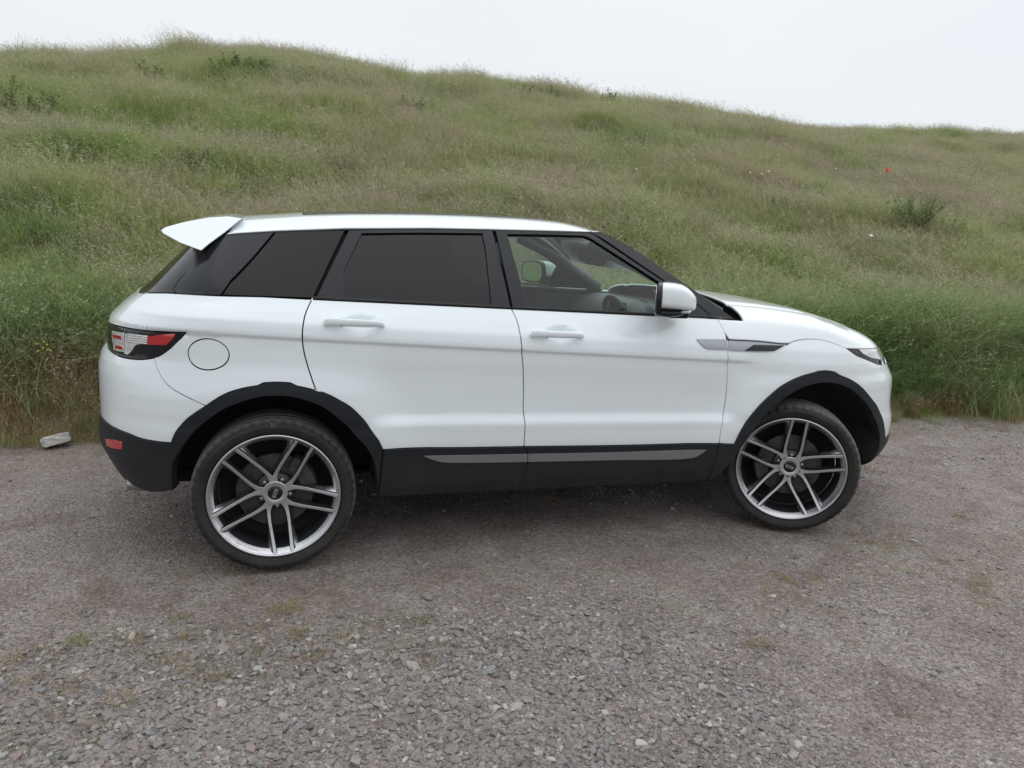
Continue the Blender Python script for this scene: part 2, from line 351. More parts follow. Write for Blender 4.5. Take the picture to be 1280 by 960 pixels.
OUT = {
    'Cl': [(-1.1649, 1.2292, 1), (-1.184, 1.1937, 0), (-1.1979, 1.1587, 0), (-1.2069, 1.1103, 0), (-1.2092, 1.068, 0), (-1.2049, 1.0163, 0), (-1.1956, 0.9713, 0), (-1.1782, 0.9093, 0), (-1.1559, 0.8424, 0), (-1.1412, 0.8091, 1)],
    'Bl': [(-0.2733, 1.1964, 1), (-0.2587, 1.1656, 0), (-0.2493, 1.131, 0), (-0.2425, 1.0823, 0), (-0.2347, 1.0241, 0), (-0.2187, 0.9265, 0), (-0.2076, 0.8089, 0), (-0.2033, 0.7221, 0), (-0.1996, 0.6914, 0), (-0.1956, 0.6553, 0), (-0.1938, 0.6028, 0), (-0.1927, 0.543, 1)],
    'Fl': [(0.811, 1.1563, 1), (0.8293, 1.1281, 0), (0.8421, 1.0977, 0), (0.848, 1.0594, 0), (0.848, 1.0092, 0), (0.8661, 0.9087, 0), (0.8783, 0.79, 0), (0.8749, 0.6952, 0), (0.8599, 0.6088, 0), (0.8594, 0.5215, 1)],
    'archRo': [(-0.8689, 0.564, 1), (-0.8875, 0.6036, 0), (-0.9163, 0.6462, 0), (-0.9445, 0.6912, 0), (-0.9779, 0.7313, 0), (-1.0141, 0.7668, 0), (-1.0551, 0.793, 0), (-1.099, 0.8187, 0), (-1.1392, 0.8352, 0), (-1.1891, 0.8497, 0), (-1.2352, 0.8604, 1), (-1.2629, 0.8742, 1), (-1.3168, 0.8768, 0), (-1.3688, 0.8745, 1), (-1.3932, 0.8626, 1), (-1.4562, 0.8506, 0), (-1.5134, 0.8317, 0), (-1.5604, 0.8038, 0), (-1.6015, 0.7735, 0), (-1.6441, 0.7442, 0), (-1.6801, 0.716, 0), (-1.7105, 0.6857, 0), (-1.738, 0.6525, 0), (-1.7612, 0.6037, 1)],
    'archRi': [(-0.8844, 0.3236, 1), (-0.8868, 0.3856, 0), (-0.8916, 0.4425, 0), (-0.9033, 0.4983, 0), (-0.9146, 0.5304, 0), (-0.9475, 0.5871, 0), (-0.9864, 0.6305, 0), (-1.0245, 0.6793, 0), (-1.0725, 0.7252, 0), (-1.1231, 0.766, 0), (-1.1732, 0.7901, 0), (-1.2392, 0.8121, 0), (-1.3048, 0.8197, 0), (-1.3699, 0.8182, 0), (-1.4186, 0.8079, 0), (-1.4673, 0.7923, 0), (-1.5183, 0.7696, 0), (-1.5627, 0.7394, 0), (-1.606, 0.7046, 0), (-1.6478, 0.666, 0), (-1.6807, 0.6274, 0), (-1.713, 0.5813, 0), (-1.7428, 0.5301, 0), (-1.7646, 0.4798, 0), (-1.7791, 0.4255, 0), (-1.7925, 0.3773, 1)],
    'archFo': [(0.9458, 0.5146, 1), (0.9682, 0.5809, 0), (0.9961, 0.6312, 0), (1.0269, 0.6759, 0), (1.069, 0.7238, 0), (1.1235, 0.7734, 0), (1.1837, 0.8188, 0), (1.2508, 0.8509, 0), (1.3163, 0.8722, 0), (1.3789, 0.8852, 1), (1.4188, 0.8946, 1), (1.4704, 0.8953, 0), (1.5315, 0.8872, 1), (1.578, 0.8666, 1), (1.6426, 0.847, 0), (1.7107, 0.8179, 0), (1.7935, 0.7727, 0), (1.8722, 0.7239, 0), (1.9659, 0.6682, 0), (2.0365, 0.6043, 0), (2.0775, 0.5523, 0), (2.1691, 0.4503, 1)],
    'archFi': [(0.854, 0.3142, 1), (0.9005, 0.3536, 0), (0.9517, 0.4361, 0), (1.0036, 0.5256, 0), (1.0611, 0.62, 0), (1.1098, 0.6794, 0), (1.1681, 0.7247, 0), (1.2129, 0.762, 0), (1.2594, 0.7865, 0), (1.307, 0.8089, 0), (1.3699, 0.8243, 0), (1.4248, 0.8311, 0), (1.49, 0.8311, 0), (1.5477, 0.8225, 0), (1.6099, 0.8068, 0), (1.6883, 0.7739, 0), (1.7642, 0.7308, 0), (1.8524, 0.6769, 0), (1.9216, 0.6147, 0), (1.9763, 0.5529, 0), (2.043, 0.476, 0), (2.0716, 0.4216, 0), (2.0954, 0.3721, 0), (2.154, 0.2856, 1)],
    'bump': [(-1.8654, 0.9604, 1), (-1.8444, 0.9331, 0), (-1.8171, 0.9014, 0), (-1.7928, 0.873, 0), (-1.7677, 0.8532, 0), (-1.7389, 0.8351, 0), (-1.6692, 0.8037, 0), (-1.6015, 0.7735, 1)],
    'blk': [(-1.7613, 0.6019, 1), (-1.8457, 0.6012, 0), (-1.9353, 0.6047, 0), (-2.0186, 0.6141, 0), (-2.1446, 0.6186, 0), (-2.2326, 0.6221, 1)],
    'lampbot': [(-1.6952, 1.0787, 1), (-1.7157, 1.0571, 0), (-1.7436, 1.0337, 0), (-1.7689, 1.0119, 0), (-1.7981, 0.9929, 0), (-1.8335, 0.9732, 0), (-1.8679, 0.9609, 0), (-1.9271, 0.9487, 0), (-1.9941, 0.943, 0), (-2.0619, 0.9404, 0), (-2.1298, 0.9406, 0), (-2.2112, 0.9435, 1)],
    'lamptop': [(-1.6951, 1.0807, 1), (-1.8026, 1.0762, 0), (-1.924, 1.0725, 0), (-2.0312, 1.0706, 0), (-2.1534, 1.0685, 0), (-2.3068, 1.0624, 1)],
    'bonsh': [(0.8529, 1.0613, 1), (1.0307, 1.0527, 0), (1.2186, 1.0392, 0), (1.2563, 1.0487, 0), (1.2992, 1.0562, 0), (1.3526, 1.0596, 0), (1.4059, 1.0577, 0), (1.454, 1.0522, 0), (1.4993, 1.0422, 0), (1.5779, 1.026, 0), (1.6499, 1.0082, 1)],
    'hltop': [(1.6499, 1.0082, 1), (1.7692, 1.0048, 0), (1.9267, 0.9995, 0), (2.1166, 0.9934, 1)],
    'hlbot': [(1.6499, 1.0082, 1), (1.6889, 0.9907, 0), (1.7428, 0.9689, 0), (1.832, 0.9477, 0), (1.9255, 0.9269, 0), (2.0261, 0.9055, 1)],
    'silT': [(-0.8652, 0.5598, 1), (-0.7665, 0.5593, 0), (-0.5633, 0.5499, 0), (-0.1924, 0.54, 0), (0.3315, 0.5259, 0), (0.8598, 0.5193, 1)],
    'silB': [(-0.8807, 0.3234, 1), (-0.7801, 0.3209, 0), (-0.5472, 0.3103, 0), (-0.1861, 0.3072, 0), (0.3521, 0.3011, 0), (0.6948, 0.3005, 0), (0.8576, 0.3167, 1)],
    'Dpan': [(-1.7952, 1.4093, 1), (-1.7171, 1.4482, 0), (-1.5953, 1.479, 1), (-1.4668, 1.4868, 0), (-1.3209, 1.4984, 1), (-1.4293, 1.3655, 0), (-1.5554, 1.2327, 1), (-1.6864, 1.2316, 0), (-1.8626, 1.2281, 1), (-1.9119, 1.2435, 0), (-1.9133, 1.2632, 0), (-1.8705, 1.3423, 0), (-1.8294, 1.3717, 0), (-1.8213, 1.3919, 0), (-1.7952, 1.4093, 1)],
    'Qwin': [(-1.3124, 1.4988, 1), (-1.1667, 1.5088, 0), (-1.0165, 1.5186, 1), (-1.092, 1.3734, 0), (-1.1632, 1.2309, 1), (-1.347, 1.2331, 0), (-1.5435, 1.2339, 1), (-1.4258, 1.3591, 0), (-1.3124, 1.4988, 1)],
    'RDframe': [(-0.9987, 1.52, 1), (-0.6918, 1.5358, 0), (-0.3221, 1.5484, 1), (-0.3107, 1.4314, 0), (-0.2936, 1.317, 0), (-0.2768, 1.2017, 1), (-0.4222, 1.207, 0), (-0.7171, 1.2172, 0), (-1.1516, 1.2278, 1), (-1.0785, 1.3705, 0), (-0.9987, 1.52, 1)],
    'RDglass': [(-0.9409, 1.5073, 1), (-0.6935, 1.5196, 0), (-0.3766, 1.5296, 1), (-0.3724, 1.4657, 0), (-0.3725, 1.3401, 0), (-0.3703, 1.2147, 1), (-0.5708, 1.2226, 0), (-0.788, 1.2316, 0), (-1.0283, 1.2381, 1), (-1.0316, 1.2914, 0), (-1.0281, 1.3417, 0), (-1.0091, 1.3826, 0), (-0.9409, 1.5073, 1)],
    'FDframe': [(-0.3083, 1.5483, 1), (-0.0588, 1.5554, 0), (0.1776, 1.5583, 1), (0.2022, 1.5503, 0), (0.2366, 1.5283, 0), (0.391, 1.4291, 0), (0.5469, 1.3316, 0), (0.6843, 1.2446, 0), (0.7883, 1.1635, 1), (0.6031, 1.1697, 0), (0.2987, 1.1803, 0), (-0.2674, 1.1982, 1), (-0.285, 1.3243, 0), (-0.2983, 1.4354, 0), (-0.3083, 1.5483, 1)],
    'FDglass': [(-0.2514, 1.5308, 1), (-0.0628, 1.5363, 0), (0.1422, 1.5391, 1), (0.1755, 1.5319, 0), (0.2103, 1.5119, 0), (0.3656, 1.4189, 0), (0.5241, 1.3236, 1), (0.5083, 1.2462, 0), (0.4999, 1.1783, 1), (0.2993, 1.1859, 0), (0.0496, 1.1962, 0), (-0.1984, 1.2061, 1), (-0.218, 1.3258, 0), (-0.2514, 1.5308, 1)],
    'Apil': [(0.1868, 1.5594, 1), (0.2144, 1.5632, 0), (0.244, 1.5655, 1), (0.3278, 1.5315, 0), (0.4187, 1.4858, 0), (0.5146, 1.4245, 0), (0.6037, 1.3649, 0), (0.7589, 1.2626, 0), (0.9118, 1.1591, 1), (0.8514, 1.1583, 0), (0.7954, 1.1588, 1), (0.6931, 1.2428, 0), (0.5567, 1.3336, 0), (0.4013, 1.4332, 0), (0.2466, 1.5325, 0), (0.1868, 1.5594, 1)],
    'ventD': [(0.6724, 1.0636, 1), (0.7631, 1.0634, 0), (0.846, 1.0621, 1), (0.8471, 1.0365, 0), (0.8447, 1.0112, 1), (0.7813, 1.0127, 0), (0.7246, 1.0176, 0), (0.6961, 1.0371, 0), (0.6724, 1.0636, 1)],
    'ventF': [(0.857, 1.0575, 1), (1.03, 1.0488, 0), (1.2131, 1.0365, 1), (1.1647, 1.0182, 0), (1.1136, 1.0008, 0), (1.0402, 0.9984, 0), (0.8527, 1.0064, 1), (0.8537, 1.0326, 0), (0.857, 1.0575, 1)],
    'strip': [(-0.6786, 0.5172, 1), (-0.4459, 0.5109, 0), (-0.1725, 0.5039, 0), (0.2934, 0.493, 0), (0.7915, 0.4879, 1), (0.7611, 0.4633, 0), (0.7248, 0.4455, 0), (0.2556, 0.4524, 0), (-0.1689, 0.4637, 0), (-0.4044, 0.4706, 0), (-0.5861, 0.4813, 0), (-0.636, 0.4961, 0), (-0.6786, 0.5172, 1)],
    'refl': [(-2.2259, 0.5464, 1), (-2.1411, 0.5621, 0), (-2.0581, 0.5693, 1), (-2.052, 0.5342, 1), (-2.1242, 0.5235, 0), (-2.2075, 0.518, 1), (-2.2259, 0.5464, 1)],
    'L1': [(-2.2398, 1.0387, 1), (-2.1523, 1.0442, 0), (-2.0943, 1.0473, 1), (-2.0901, 1.0057, 0), (-2.0895, 0.9634, 1), (-2.1494, 0.9593, 0), (-2.2088, 0.9582, 1), (-2.2357, 0.9978, 0), (-2.2398, 1.0387, 1)],
    'L2': [(-2.0782, 1.0473, 1), (-1.9914, 1.0508, 0), (-1.9082, 1.0529, 1), (-1.9084, 1.0341, 0), (-1.9118, 1.0167, 1), (-1.9592, 1.0125, 0), (-1.993, 1.0023, 0), (-2.0187, 0.9786, 0), (-2.0495, 0.9566, 1), (-2.0681, 0.9572, 0), (-2.084, 0.9588, 1), (-2.078, 1.0001, 0), (-2.0782, 1.0473, 1)],
    'L3': [(-1.9038, 1.0516, 1), (-1.8648, 1.0529, 1), (-1.8554, 1.0587, 0), (-1.8092, 1.0642, 0), (-1.7455, 1.0687, 1), (-1.7646, 1.0443, 0), (-1.7921, 1.0223, 1), (-1.8491, 1.0184, 0), (-1.9119, 1.014, 1), (-1.9068, 1.0343, 0), (-1.9038, 1.0516, 1)],
    'L4': [(-2.174, 0.9846, 1), (-2.1338, 0.9862, 0), (-2.0992, 0.9834, 0), (-2.1007, 0.9744, 1), (-2.154, 0.9694, 0), (-2.1897, 0.9663, 1), (-2.174, 0.9846, 1)],
}
# ------------------------------------------------------------------ terrain
def hash2(ix, iy, seed):
    n = (ix.astype(np.int64)*374761393+iy.astype(np.int64)*668265263+seed*1442695041) & 0x7fffffff
    n = ((n ^ (n >> 13))*1274126177) & 0x7fffffff
    return ((n ^ (n >> 16)) & 0xffff)/65535.
def vnoise(x, y, seed=0):
    ix, iy = np.floor(x), np.floor(y); fx, fy = x-ix, y-iy; fx, fy = fx*fx*(3-2*fx), fy*fy*(3-2*fy)
    a, b, c, d = hash2(ix, iy, seed), hash2(ix+1, iy, seed), hash2(ix, iy+1, seed), hash2(ix+1, iy+1, seed)
    return (a*(1-fx)+b*fx)*(1-fy)+(c*(1-fx)+d*fx)*fy
def fbm(x, y, seed=0, o=4, g=.5):
    s, a, t = 0, 1, 0
    for k in range(o): s = s+a*(vnoise(x*2**k+17.3*k, y*2**k-9.1*k, seed+k)-.5); t += a; a *= g
    return s/t*2
RX = [-60, -30, -14, -9.4, -7.3, -5.1, -2.8, -.4, 2.1, 4.9, 7.8, 10.9, 14.2, 17.7, 21.5, 25.5, 29, 45, 90]
RZ = [3.5, 4.6, 5.2, 5.55, 5.75, 6.10, 6.35, 6.40, 6.22, 6.28, 6.12, 5.92, 5.60, 5.50, 5.80, 6.0, 6.08, 5.8, 4.4]
def verge(x): return 1.30-.02*x+.13*fbm(np.asarray(x)*.9, np.zeros_like(np.asarray(x, float))+3.3, 5, 3)
def hill_h(x, y):
    x, y = np.broadcast_arrays(np.asarray(x, float), np.asarray(y, float))
    d = y-verge(x); H = (np.interp(x-.6, RX, RZ)+np.interp(x+.6, RX, RZ))/2
    t = np.clip(d/23., 0, 1)
    h = H*(1-(1-t)**1.42)
    h = h+.10*sstep(.0, .8, d)
    h = h+sstep(.5, 4, d)*(.30*fbm(x*.33, y*.6, 11, 3)+.15*fbm(x*.8, y*1.7, 23, 2)*(1+sstep(6, 14, d)))
    back = np.clip(d-23, 0, 99); h = h-.0045*back**2*1.0
    return np.where(d < 0, np.maximum(-.06, d*.25), np.maximum(h, -.06))
def ground_h(x, y):
    h = .012*fbm(x*.8, y*1.1, 41, 3)+.006*fbm(x*4, y*4, 47, 3)
    # slightly worn wheel tracks along the lane
    h = h-.012*np.exp(-((y+.86)/.28)**2)-.012*np.exp(-((y-.82)/.28)**2)
    h = h*sstep(7., 4., np.hypot(x-.5, y+.5))
    return h
def gridmesh(name, xs, ys, hf):
    X, Y = np.meshgrid(xs, ys); Z = hf(X, Y); n = len(xs)
    V = np.stack([X, Y, Z], -1).reshape(-1, 3); i = np.arange((len(ys)-1)*n).reshape(-1, n)[:, :-1].ravel()
    return mesh(name, V, np.stack([i, i+1, i+n+1, i+n], 1))
def gravel_mat():
    m, t, b = material('gravel_ground'); setin(b, rough=.93, spec=.25)
    g = nd(t, 'ShaderNodeNewGeometry'); P = g.outputs['Position']
    big = noise(t, .55, 5, .6, P); mid = noise(t, 3.2, 5, .62, P, .6); fine = noise(t, 38, 5, .65, P)
    base = ramp_node(t, [(.32, (.200, .173, .160)), (.50, (.250, .223, .209)), (.68, (.292, .268, .256))]); t.links.new(mid.outputs['Fac'], base.inputs[0])
    col = base.outputs[0]
    v1 = nd(t, 'ShaderNodeTexVoronoi'); v1.inputs['Scale'].default_value = 95; t.links.new(P, v1.inputs['Vector'])
    v2 = nd(t, 'ShaderNodeTexVoronoi'); v2.inputs['Scale'].default_value = 210; t.links.new(P, v2.inputs['Vector'])
    for v, amt in ((v1, .75), (v2, .6)):
        sp = nd(t, 'ShaderNodeSeparateColor'); t.links.new(v.outputs['Color'], sp.inputs[0])
        rp = ramp_node(t, [(0, (.45, .42, .40)), (.35, (.85, .80, .76)), (.7, (1.05, 1.03, 1.03)), (.93, (1.28, 1.28, 1.30)), (1, (1.55, 1.52, 1.5))]); t.links.new(sp.outputs[0], rp.inputs[0])
        col = mixcol(t, amt, col, rp.outputs[0], 'MULTIPLY')
    # moss and dried weeds in the untravelled strips
    sx = nd(t, 'ShaderNodeSeparateXYZ'); t.links.new(P, sx.inputs[0])
    band = lambda c, w: math_node(t, 'POWER', 2.718, math_node(t, 'MULTIPLY', math_node(t, 'POWER', math_node(t, 'DIVIDE', math_node(t, 'SUBTRACT', sx.outputs[1], c), w), 2.0), -1.0))
    absb = lambda c, w: math_node(t, 'SUBTRACT', 1.0, math_node(t, 'DIVIDE', math_node(t, 'ABSOLUTE', math_node(t, 'SUBTRACT', sx.outputs[1], c)), w), True)
    msk = math_node(t, 'ADD', math_node(t, 'MULTIPLY', absb(-1.45, .75), .8), math_node(t, 'MULTIPLY', absb(1.1, .8), .95))
    mossn = noise(t, 2.6, 6, .72, P, 1.2)
    mr = nd(t, 'ShaderNodeMapRange'); mr.inputs[1].default_value = .47; mr.inputs[2].default_value = .66; t.links.new(mossn.outputs['Fac'], mr.inputs[0])
    mid2 = noise(t, 13, 4, .7, P); m2 = nd(t, 'ShaderNodeMapRange'); m2.inputs[1].default_value = .46; m2.inputs[2].default_value = .62; t.links.new(mid2.outputs['Fac'], m2.inputs[0])
    mf = math_node(t, 'MULTIPLY', math_node(t, 'MULTIPLY', mr.outputs[0], msk), math_node(t, 'MULTIPLY', m2.outputs[0], math_node(t, 'MULTIPLY', fine.outputs['Fac'], 1.7)), True)
    mc = ramp_node(t, [(.35, (.23, .175, .085)), (.6, (.19, .175, .07))]); t.links.new(mid.outputs['Fac'], mc.inputs[0])
    col = mixcol(t, mf, col, mc.outputs[0])
    t.links.new(col, b.inputs['Base Color'])
    hsum = math_node(t, 'ADD', math_node(t, 'MULTIPLY', v1.outputs['Distance'], -.9), math_node(t, 'ADD', math_node(t, 'MULTIPLY', v2.outputs['Distance'], -.5), fine.outputs['Fac']))
    bp = nd(t, 'ShaderNodeBump'); bp.inputs['Strength'].default_value = .9; bp.inputs['Distance'].default_value = .006; t.links.new(hsum, bp.inputs['Height']); t.links.new(bp.outputs[0], b.inputs['Normal'])
    return m
fx = np.concatenate([[-500, -150, -50, -20, -10], np.arange(-6, 8.01, .04), [11, 20, 50, 150, 500]])
fy = np.concatenate([[-500, -150, -50, -20, -8], np.arange(-4.4, 2.2, .035), [3, 6, 20, 60, 150, 500]])
ground = tag(link('ground', gridmesh('ground', fx, fy, ground_h), gravel_mat()), kind='structure')

def soil_mat():
    m, t, b = material('hill_soil'); setin(b, rough=.95, spec=.1)
    g = nd(t, 'ShaderNodeNewGeometry'); n = noise(t, .9, 6, .65, g.outputs['Position']); n2 = noise(t, 25, 4, .6, g.outputs['Position'])
    rp = ramp_node(t, [(.3, (.10, .11, .045)), (.5, (.15, .145, .07)), (.7, (.19, .155, .09))])
    t.links.new(math_node(t, 'ADD', math_node(t, 'MULTIPLY', n.outputs['Fac'], .6), math_node(t, 'MULTIPLY', n2.outputs['Fac'], .4)), rp.inputs[0]); t.links.new(rp.outputs[0], b.inputs['Base Color'])
    return m
hx = np.concatenate([np.arange(-80, -16, 4.), np.arange(-16, 40, .22), np.arange(40, 110, 4.)])
hy = np.concatenate([np.arange(.6, 4, .1), np.arange(4, 26, .25), np.arange(26, 75, 2.5)])
hill = tag(link('hill', gridmesh('hill', hx, hy, hill_h), soil_mat()), kind='structure')

# ------------------------------------------------------------------ instancing (geometry nodes on point clouds)
def scatter(name, pts, rot, scl, idx, sources, kind='stuff', parent=None):
    "sources: list of meshes (with materials); they live in a collection that is not in the scene"
    coll = bpy.data.collections.new(name+'_kinds')
    for k, me in enumerate(sources): coll.objects.link(bpy.data.objects.new('%s_kind_%03d' % (name, k), me))
    me = bpy.data.meshes.new(name); me.from_pydata([tuple(p) for p in pts], [], [])
    for nm, ty, da in (('rot', 'FLOAT_VECTOR', rot), ('scl', 'FLOAT_VECTOR', scl), ('idx', 'INT', idx)):
        a = me.attributes.new(nm, ty, 'POINT'); a.data.foreach_set('vector' if ty == 'FLOAT_VECTOR' else 'value', np.asarray(da).ravel())
    o = link(name, me, None, parent); tag(o, kind=kind)
    g = bpy.data.node_groups.new(name+'_scatter', 'GeometryNodeTree')
    g.interface.new_socket('Geometry', in_out='INPUT', socket_type='NodeSocketGeometry'); g.interface.new_socket('Geometry', in_out='OUTPUT', socket_type='NodeSocketGeometry')
    gi, go = g.nodes.new('NodeGroupInput'), g.nodes.new('NodeGroupOutput')
    ci = g.nodes.new('GeometryNodeCollectionInfo'); ci.inputs['Collection'].default_value = coll; ci.inputs['Separate Children'].default_value = True; ci.inputs['Reset Children'].default_value = True
    ip = g.nodes.new('GeometryNodeInstanceOnPoints'); ip.inputs['Pick Instance'].default_value = True
    def attr(nm, ty):
        n = g.nodes.new('GeometryNodeInputNamedAttribute'); n.data_type = ty; n.inputs['Name'].default_value = nm; return n.outputs['Attribute']
    er = g.nodes.new('FunctionNodeEulerToRotation'); g.links.new(attr('rot', 'FLOAT_VECTOR'), er.inputs[0])
    g.links.new(gi.outputs[0], ip.inputs['Points']); g.links.new(ci.outputs[0], ip.inputs['Instance']); g.links.new(attr('idx', 'INT'), ip.inputs['Instance Index'])
    g.links.new(er.outputs[0], ip.inputs['Rotation']); g.links.new(attr('scl', 'FLOAT_VECTOR'), ip.inputs['Scale']); g.links.new(ip.outputs[0], go.inputs[0])
    md = o.modifiers.new('scatter', 'NODES'); md.node_group = g
    return o

# ---- stones
def stone_mat():
    m, t, b = material('stone'); setin(b, rough=.88, spec=.3)
    oi = nd(t, 'ShaderNodeObjectInfo'); rp = ramp_node(t, [(0, (.16, .15, .145)), (.18, (.23, .22, .212)), (.38, (.265, .25, .24)), (.55, (.252, .246, .246)), (.68, (.285, .23, .21)), (.80, (.31, .285, .26)), (.92, (.35, .335, .315)), (1, (.50, .475, .44))])
    rp.color_ramp.interpolation = 'LINEAR'; t.links.new(oi.outputs['Random'], rp.inputs[0])
    tcn = nd(t, 'ShaderNodeTexCoord'); n = noise(t, 3.0, 5, .65, tcn.outputs['Object']); n2 = ramp_node(t, [(.3, (.72, .72, .72)), (.7, (1.2, 1.18, 1.15))]); t.links.new(n.outputs['Fac'], n2.inputs[0])
    t.links.new(mixcol(t, .8, rp.outputs[0], n2.outputs[0], 'MULTIPLY'), b.inputs['Base Color'])
    bp = nd(t, 'ShaderNodeBump'); bp.inputs['Strength'].default_value = .4; bp.inputs['Distance'].default_value = .05; t.links.new(n.outputs['Fac'], bp.inputs['Height']); t.links.new(bp.outputs[0], b.inputs['Normal'])
    return m
STONE = stone_mat()
def stone_mesh(seed, n=17):
    r = np.random.default_rng(seed); bm = bmesh.new()
    for k in range(n):
        v = r.normal(size=3); v /= np.linalg.norm(v); v *= r.uniform(.75, 1.0)
        bm.verts.new(Vector(v*[1, r.uniform(.65, .95), r.uniform(.45, .62)]))
    res = bmesh.ops.convex_hull(bm, input=bm.verts)
    bmesh.ops.delete(bm, geom=[v for v in bm.verts if not v.link_faces], context='VERTS')
    bm.normal_update(); me = bpy.data.meshes.new('stone'); bm.to_mesh(me); bm.free(); me.materials.append(STONE); return me
STONES = [stone_mesh(100+k) for k in range(16)]
def loose(x, y):
    "how much loose stone lies here, 0..1"
    d = .13+.34*fbm(x*1.3, y*1.3, 61, 3)
    d = d+(.98+.45*fbm(x*2.1, y*2.1, 64, 3))*sstep(-1.0, -1.6, y+.35*fbm(x*1.2, y*.8, 66, 3))*sstep(.8, -.6, x+.5*fbm(x, y, 68, 2))+.16*sstep(-1.2, -1.8, y)
    d = d+.30*np.exp(-((x-2.6)/.8)**2-((y+.9)/.35)**2)+.35*sstep(3.2, 4.2, x)*sstep(-.4, .6, y)+.25*np.exp(-((y-.05)/.35)**2)
    d = d-.35*np.exp(-((y+.80)/.22)**2)
    return np.clip(d, .06, 1.1)
def in_view(x, y, margin=.35):
    dx, dy = x-CAM['loc'][0], y-CAM['loc'][1]; c, s = math.cos(CAM['yaw']), math.sin(CAM['yaw'])
    X, D = dx*c-dy*s, dx*s+dy*c
    return np.abs(X) < D*.72+margin
N0 = 330000
px, py = rng.uniform(-5.0, 6.5, N0), rng.uniform(-2.95, 1.75, N0)
rr = rng.uniform(0, 1, N0); keepm = in_view(px, py) & (rr < loose(px, py)*np.interp(py, [-2.9, -1.2, 0, 1.7], [1.0, .62, .34, .22]))
px, py = px[keepm], py[keepm]; n = len(px)
big = sstep(-1.15, -1.6, py)*sstep(1.2, -.2, px)
size = np.clip(np.exp(rng.normal(math.log(.0056), .48, n))*(.75+.5*loose(px, py)+.35*big), .0025, .021)
rot = np.stack([rng.normal(0, .25, n), rng.normal(0, .25, n), rng.uniform(0, 6.28, n)], 1)
pz = ground_h(px, py)+size*rng.uniform(-.18, .30, n)
scatter('gravel', np.stack([px, py, pz], 1), rot, np.repeat(size[:, None], 3, 1)*rng.uniform(.75, 1.3, (n, 3)), rng.integers(0, 16, n), STONES, parent=ground)
# the stones that show largest: one object each
cnt = 0; taken = []
while cnt < 300:
    x, y = rng.uniform(-3.2, 3.6), rng.uniform(-2.75, .4)
    if not in_view(np.array(x), np.array(y), 0) or rng.uniform() > loose(np.array(x), np.array(y))*float(np.interp(y, [-2.7, -1.3, .4], [1, .65, .16])): continue
    s = float(np.clip(np.exp(rng.normal(math.log(.0185), .30)), .012, .036))
    if any((x-a)**2+(y-b)**2 < (s+c)**2*.8 for a, b, c in taken): continue
    if (abs(x+1.336) < .3 or abs(x-1.37) < .3) and -1.05 < y < 1.05: continue
    taken.append((x, y, s)); cnt += 1
    o = bpy.data.objects.new('stone', STONES[int(rng.integers(0, 16))]); COL.objects.link(o); o.parent = ground
    o.location = (x, y, float(ground_h(np.array(x), np.array(y)))+s*.10); o.rotation_euler = (rng.normal(0, .2), rng.normal(0, .2), rng.uniform(0, 6.28)); o.scale = (s*rng.uniform(.9, 1.35), s*rng.uniform(.85, 1.1), s*rng.uniform(.7, 1.0))

# ---- grass
def leaf_mat(name, stops, patch_scale=.5, trans=.5, patch=None):
    "own colour of the plant: a random tone per tuft, and wide patches of different species over the slope"
    m, t, b = material(name); t.nodes.remove(b); o = t.nodes['Material Output']
    oi = nd(t, 'ShaderNodeObjectInfo'); g = nd(t, 'ShaderNodeNewGeometry')
    n = noise(t, patch_scale, 4, .6, g.outputs['Position'], .5)
    f = math_node(t, 'ADD', math_node(t, 'MULTIPLY', oi.outputs['Random'], .38), math_node(t, 'MULTIPLY', math_node(t, 'SUBTRACT', n.outputs['Fac'], .5), 2.6)); f = math_node(t, 'ADD', f, .31, True)
    rp = ramp_node(t, stops); t.links.new(f, rp.inputs[0]); col = rp.outputs[0]
    n2 = noise(t, 9, 2, .5, g.outputs['Position']); v = ramp_node(t, [(.3, (.78, .78, .78)), (.7, (1.2, 1.2, 1.2))]); t.links.new(n2.outputs['Fac'], v.inputs[0])
    col = mixcol(t, 1.0, col, v.outputs[0], 'MULTIPLY')
    d = nd(t, 'ShaderNodeBsdfDiffuse'); tr = nd(t, 'ShaderNodeBsdfTranslucent'); gl = nd(t, 'ShaderNodeBsdfGlossy'); gl.inputs['Roughness'].default_value = .45
    t.links.new(col, d.inputs[0]); t.links.new(col, tr.inputs[0])
    m1 = nd(t, 'ShaderNodeMixShader'); m1.inputs[0].default_value = trans; t.links.new(d.outputs[0], m1.inputs[1]); t.links.new(tr.outputs[0], m1.inputs[2])
    m2 = nd(t, 'ShaderNodeMixShader'); m2.inputs[0].default_value = .035; t.links.new(m1.outputs[0], m2.inputs[1]); t.links.new(gl.outputs[0], m2.inputs[2])
    t.links.new(m2.outputs[0], o.inputs[0]); return m
G_LEAF = leaf_mat('meadow_grass', [(0, (.235, .35, .085)), (.3, (.33, .41, .135)), (.55, (.41, .43, .195)), (.8, (.445, .42, .245)), (1, (.45, .385, .285))])
G_SEED = leaf_mat('grass_seed_heads', [(0, (.38, .40, .21)), (.4, (.42, .40, .26)), (.7, (.43, .37, .295)), (1, (.42, .325, .285))], .35, .25)
G_LUSH = leaf_mat('lush_grass', [(0, (.19, .31, .10)), (.5, (.26, .36, .14)), (1, (.35, .40, .19))], 1.2)
G_DRY = leaf_mat('dry_stems', [(0, (.23, .13, .055)), (.5, (.30, .19, .085)), (1, (.36, .265, .14))], 1.5, .2)
G_DARK = leaf_mat('weed_leaves', [(0, (.13, .20, .075)), (.5, (.16, .23, .085)), (1, (.20, .26, .11))], 2.0)
G_MOSS = leaf_mat('track_weeds', [(0, (.26, .23, .10)), (.5, (.32, .25, .14)), (1, (.24, .25, .11))], 3.0, .2)
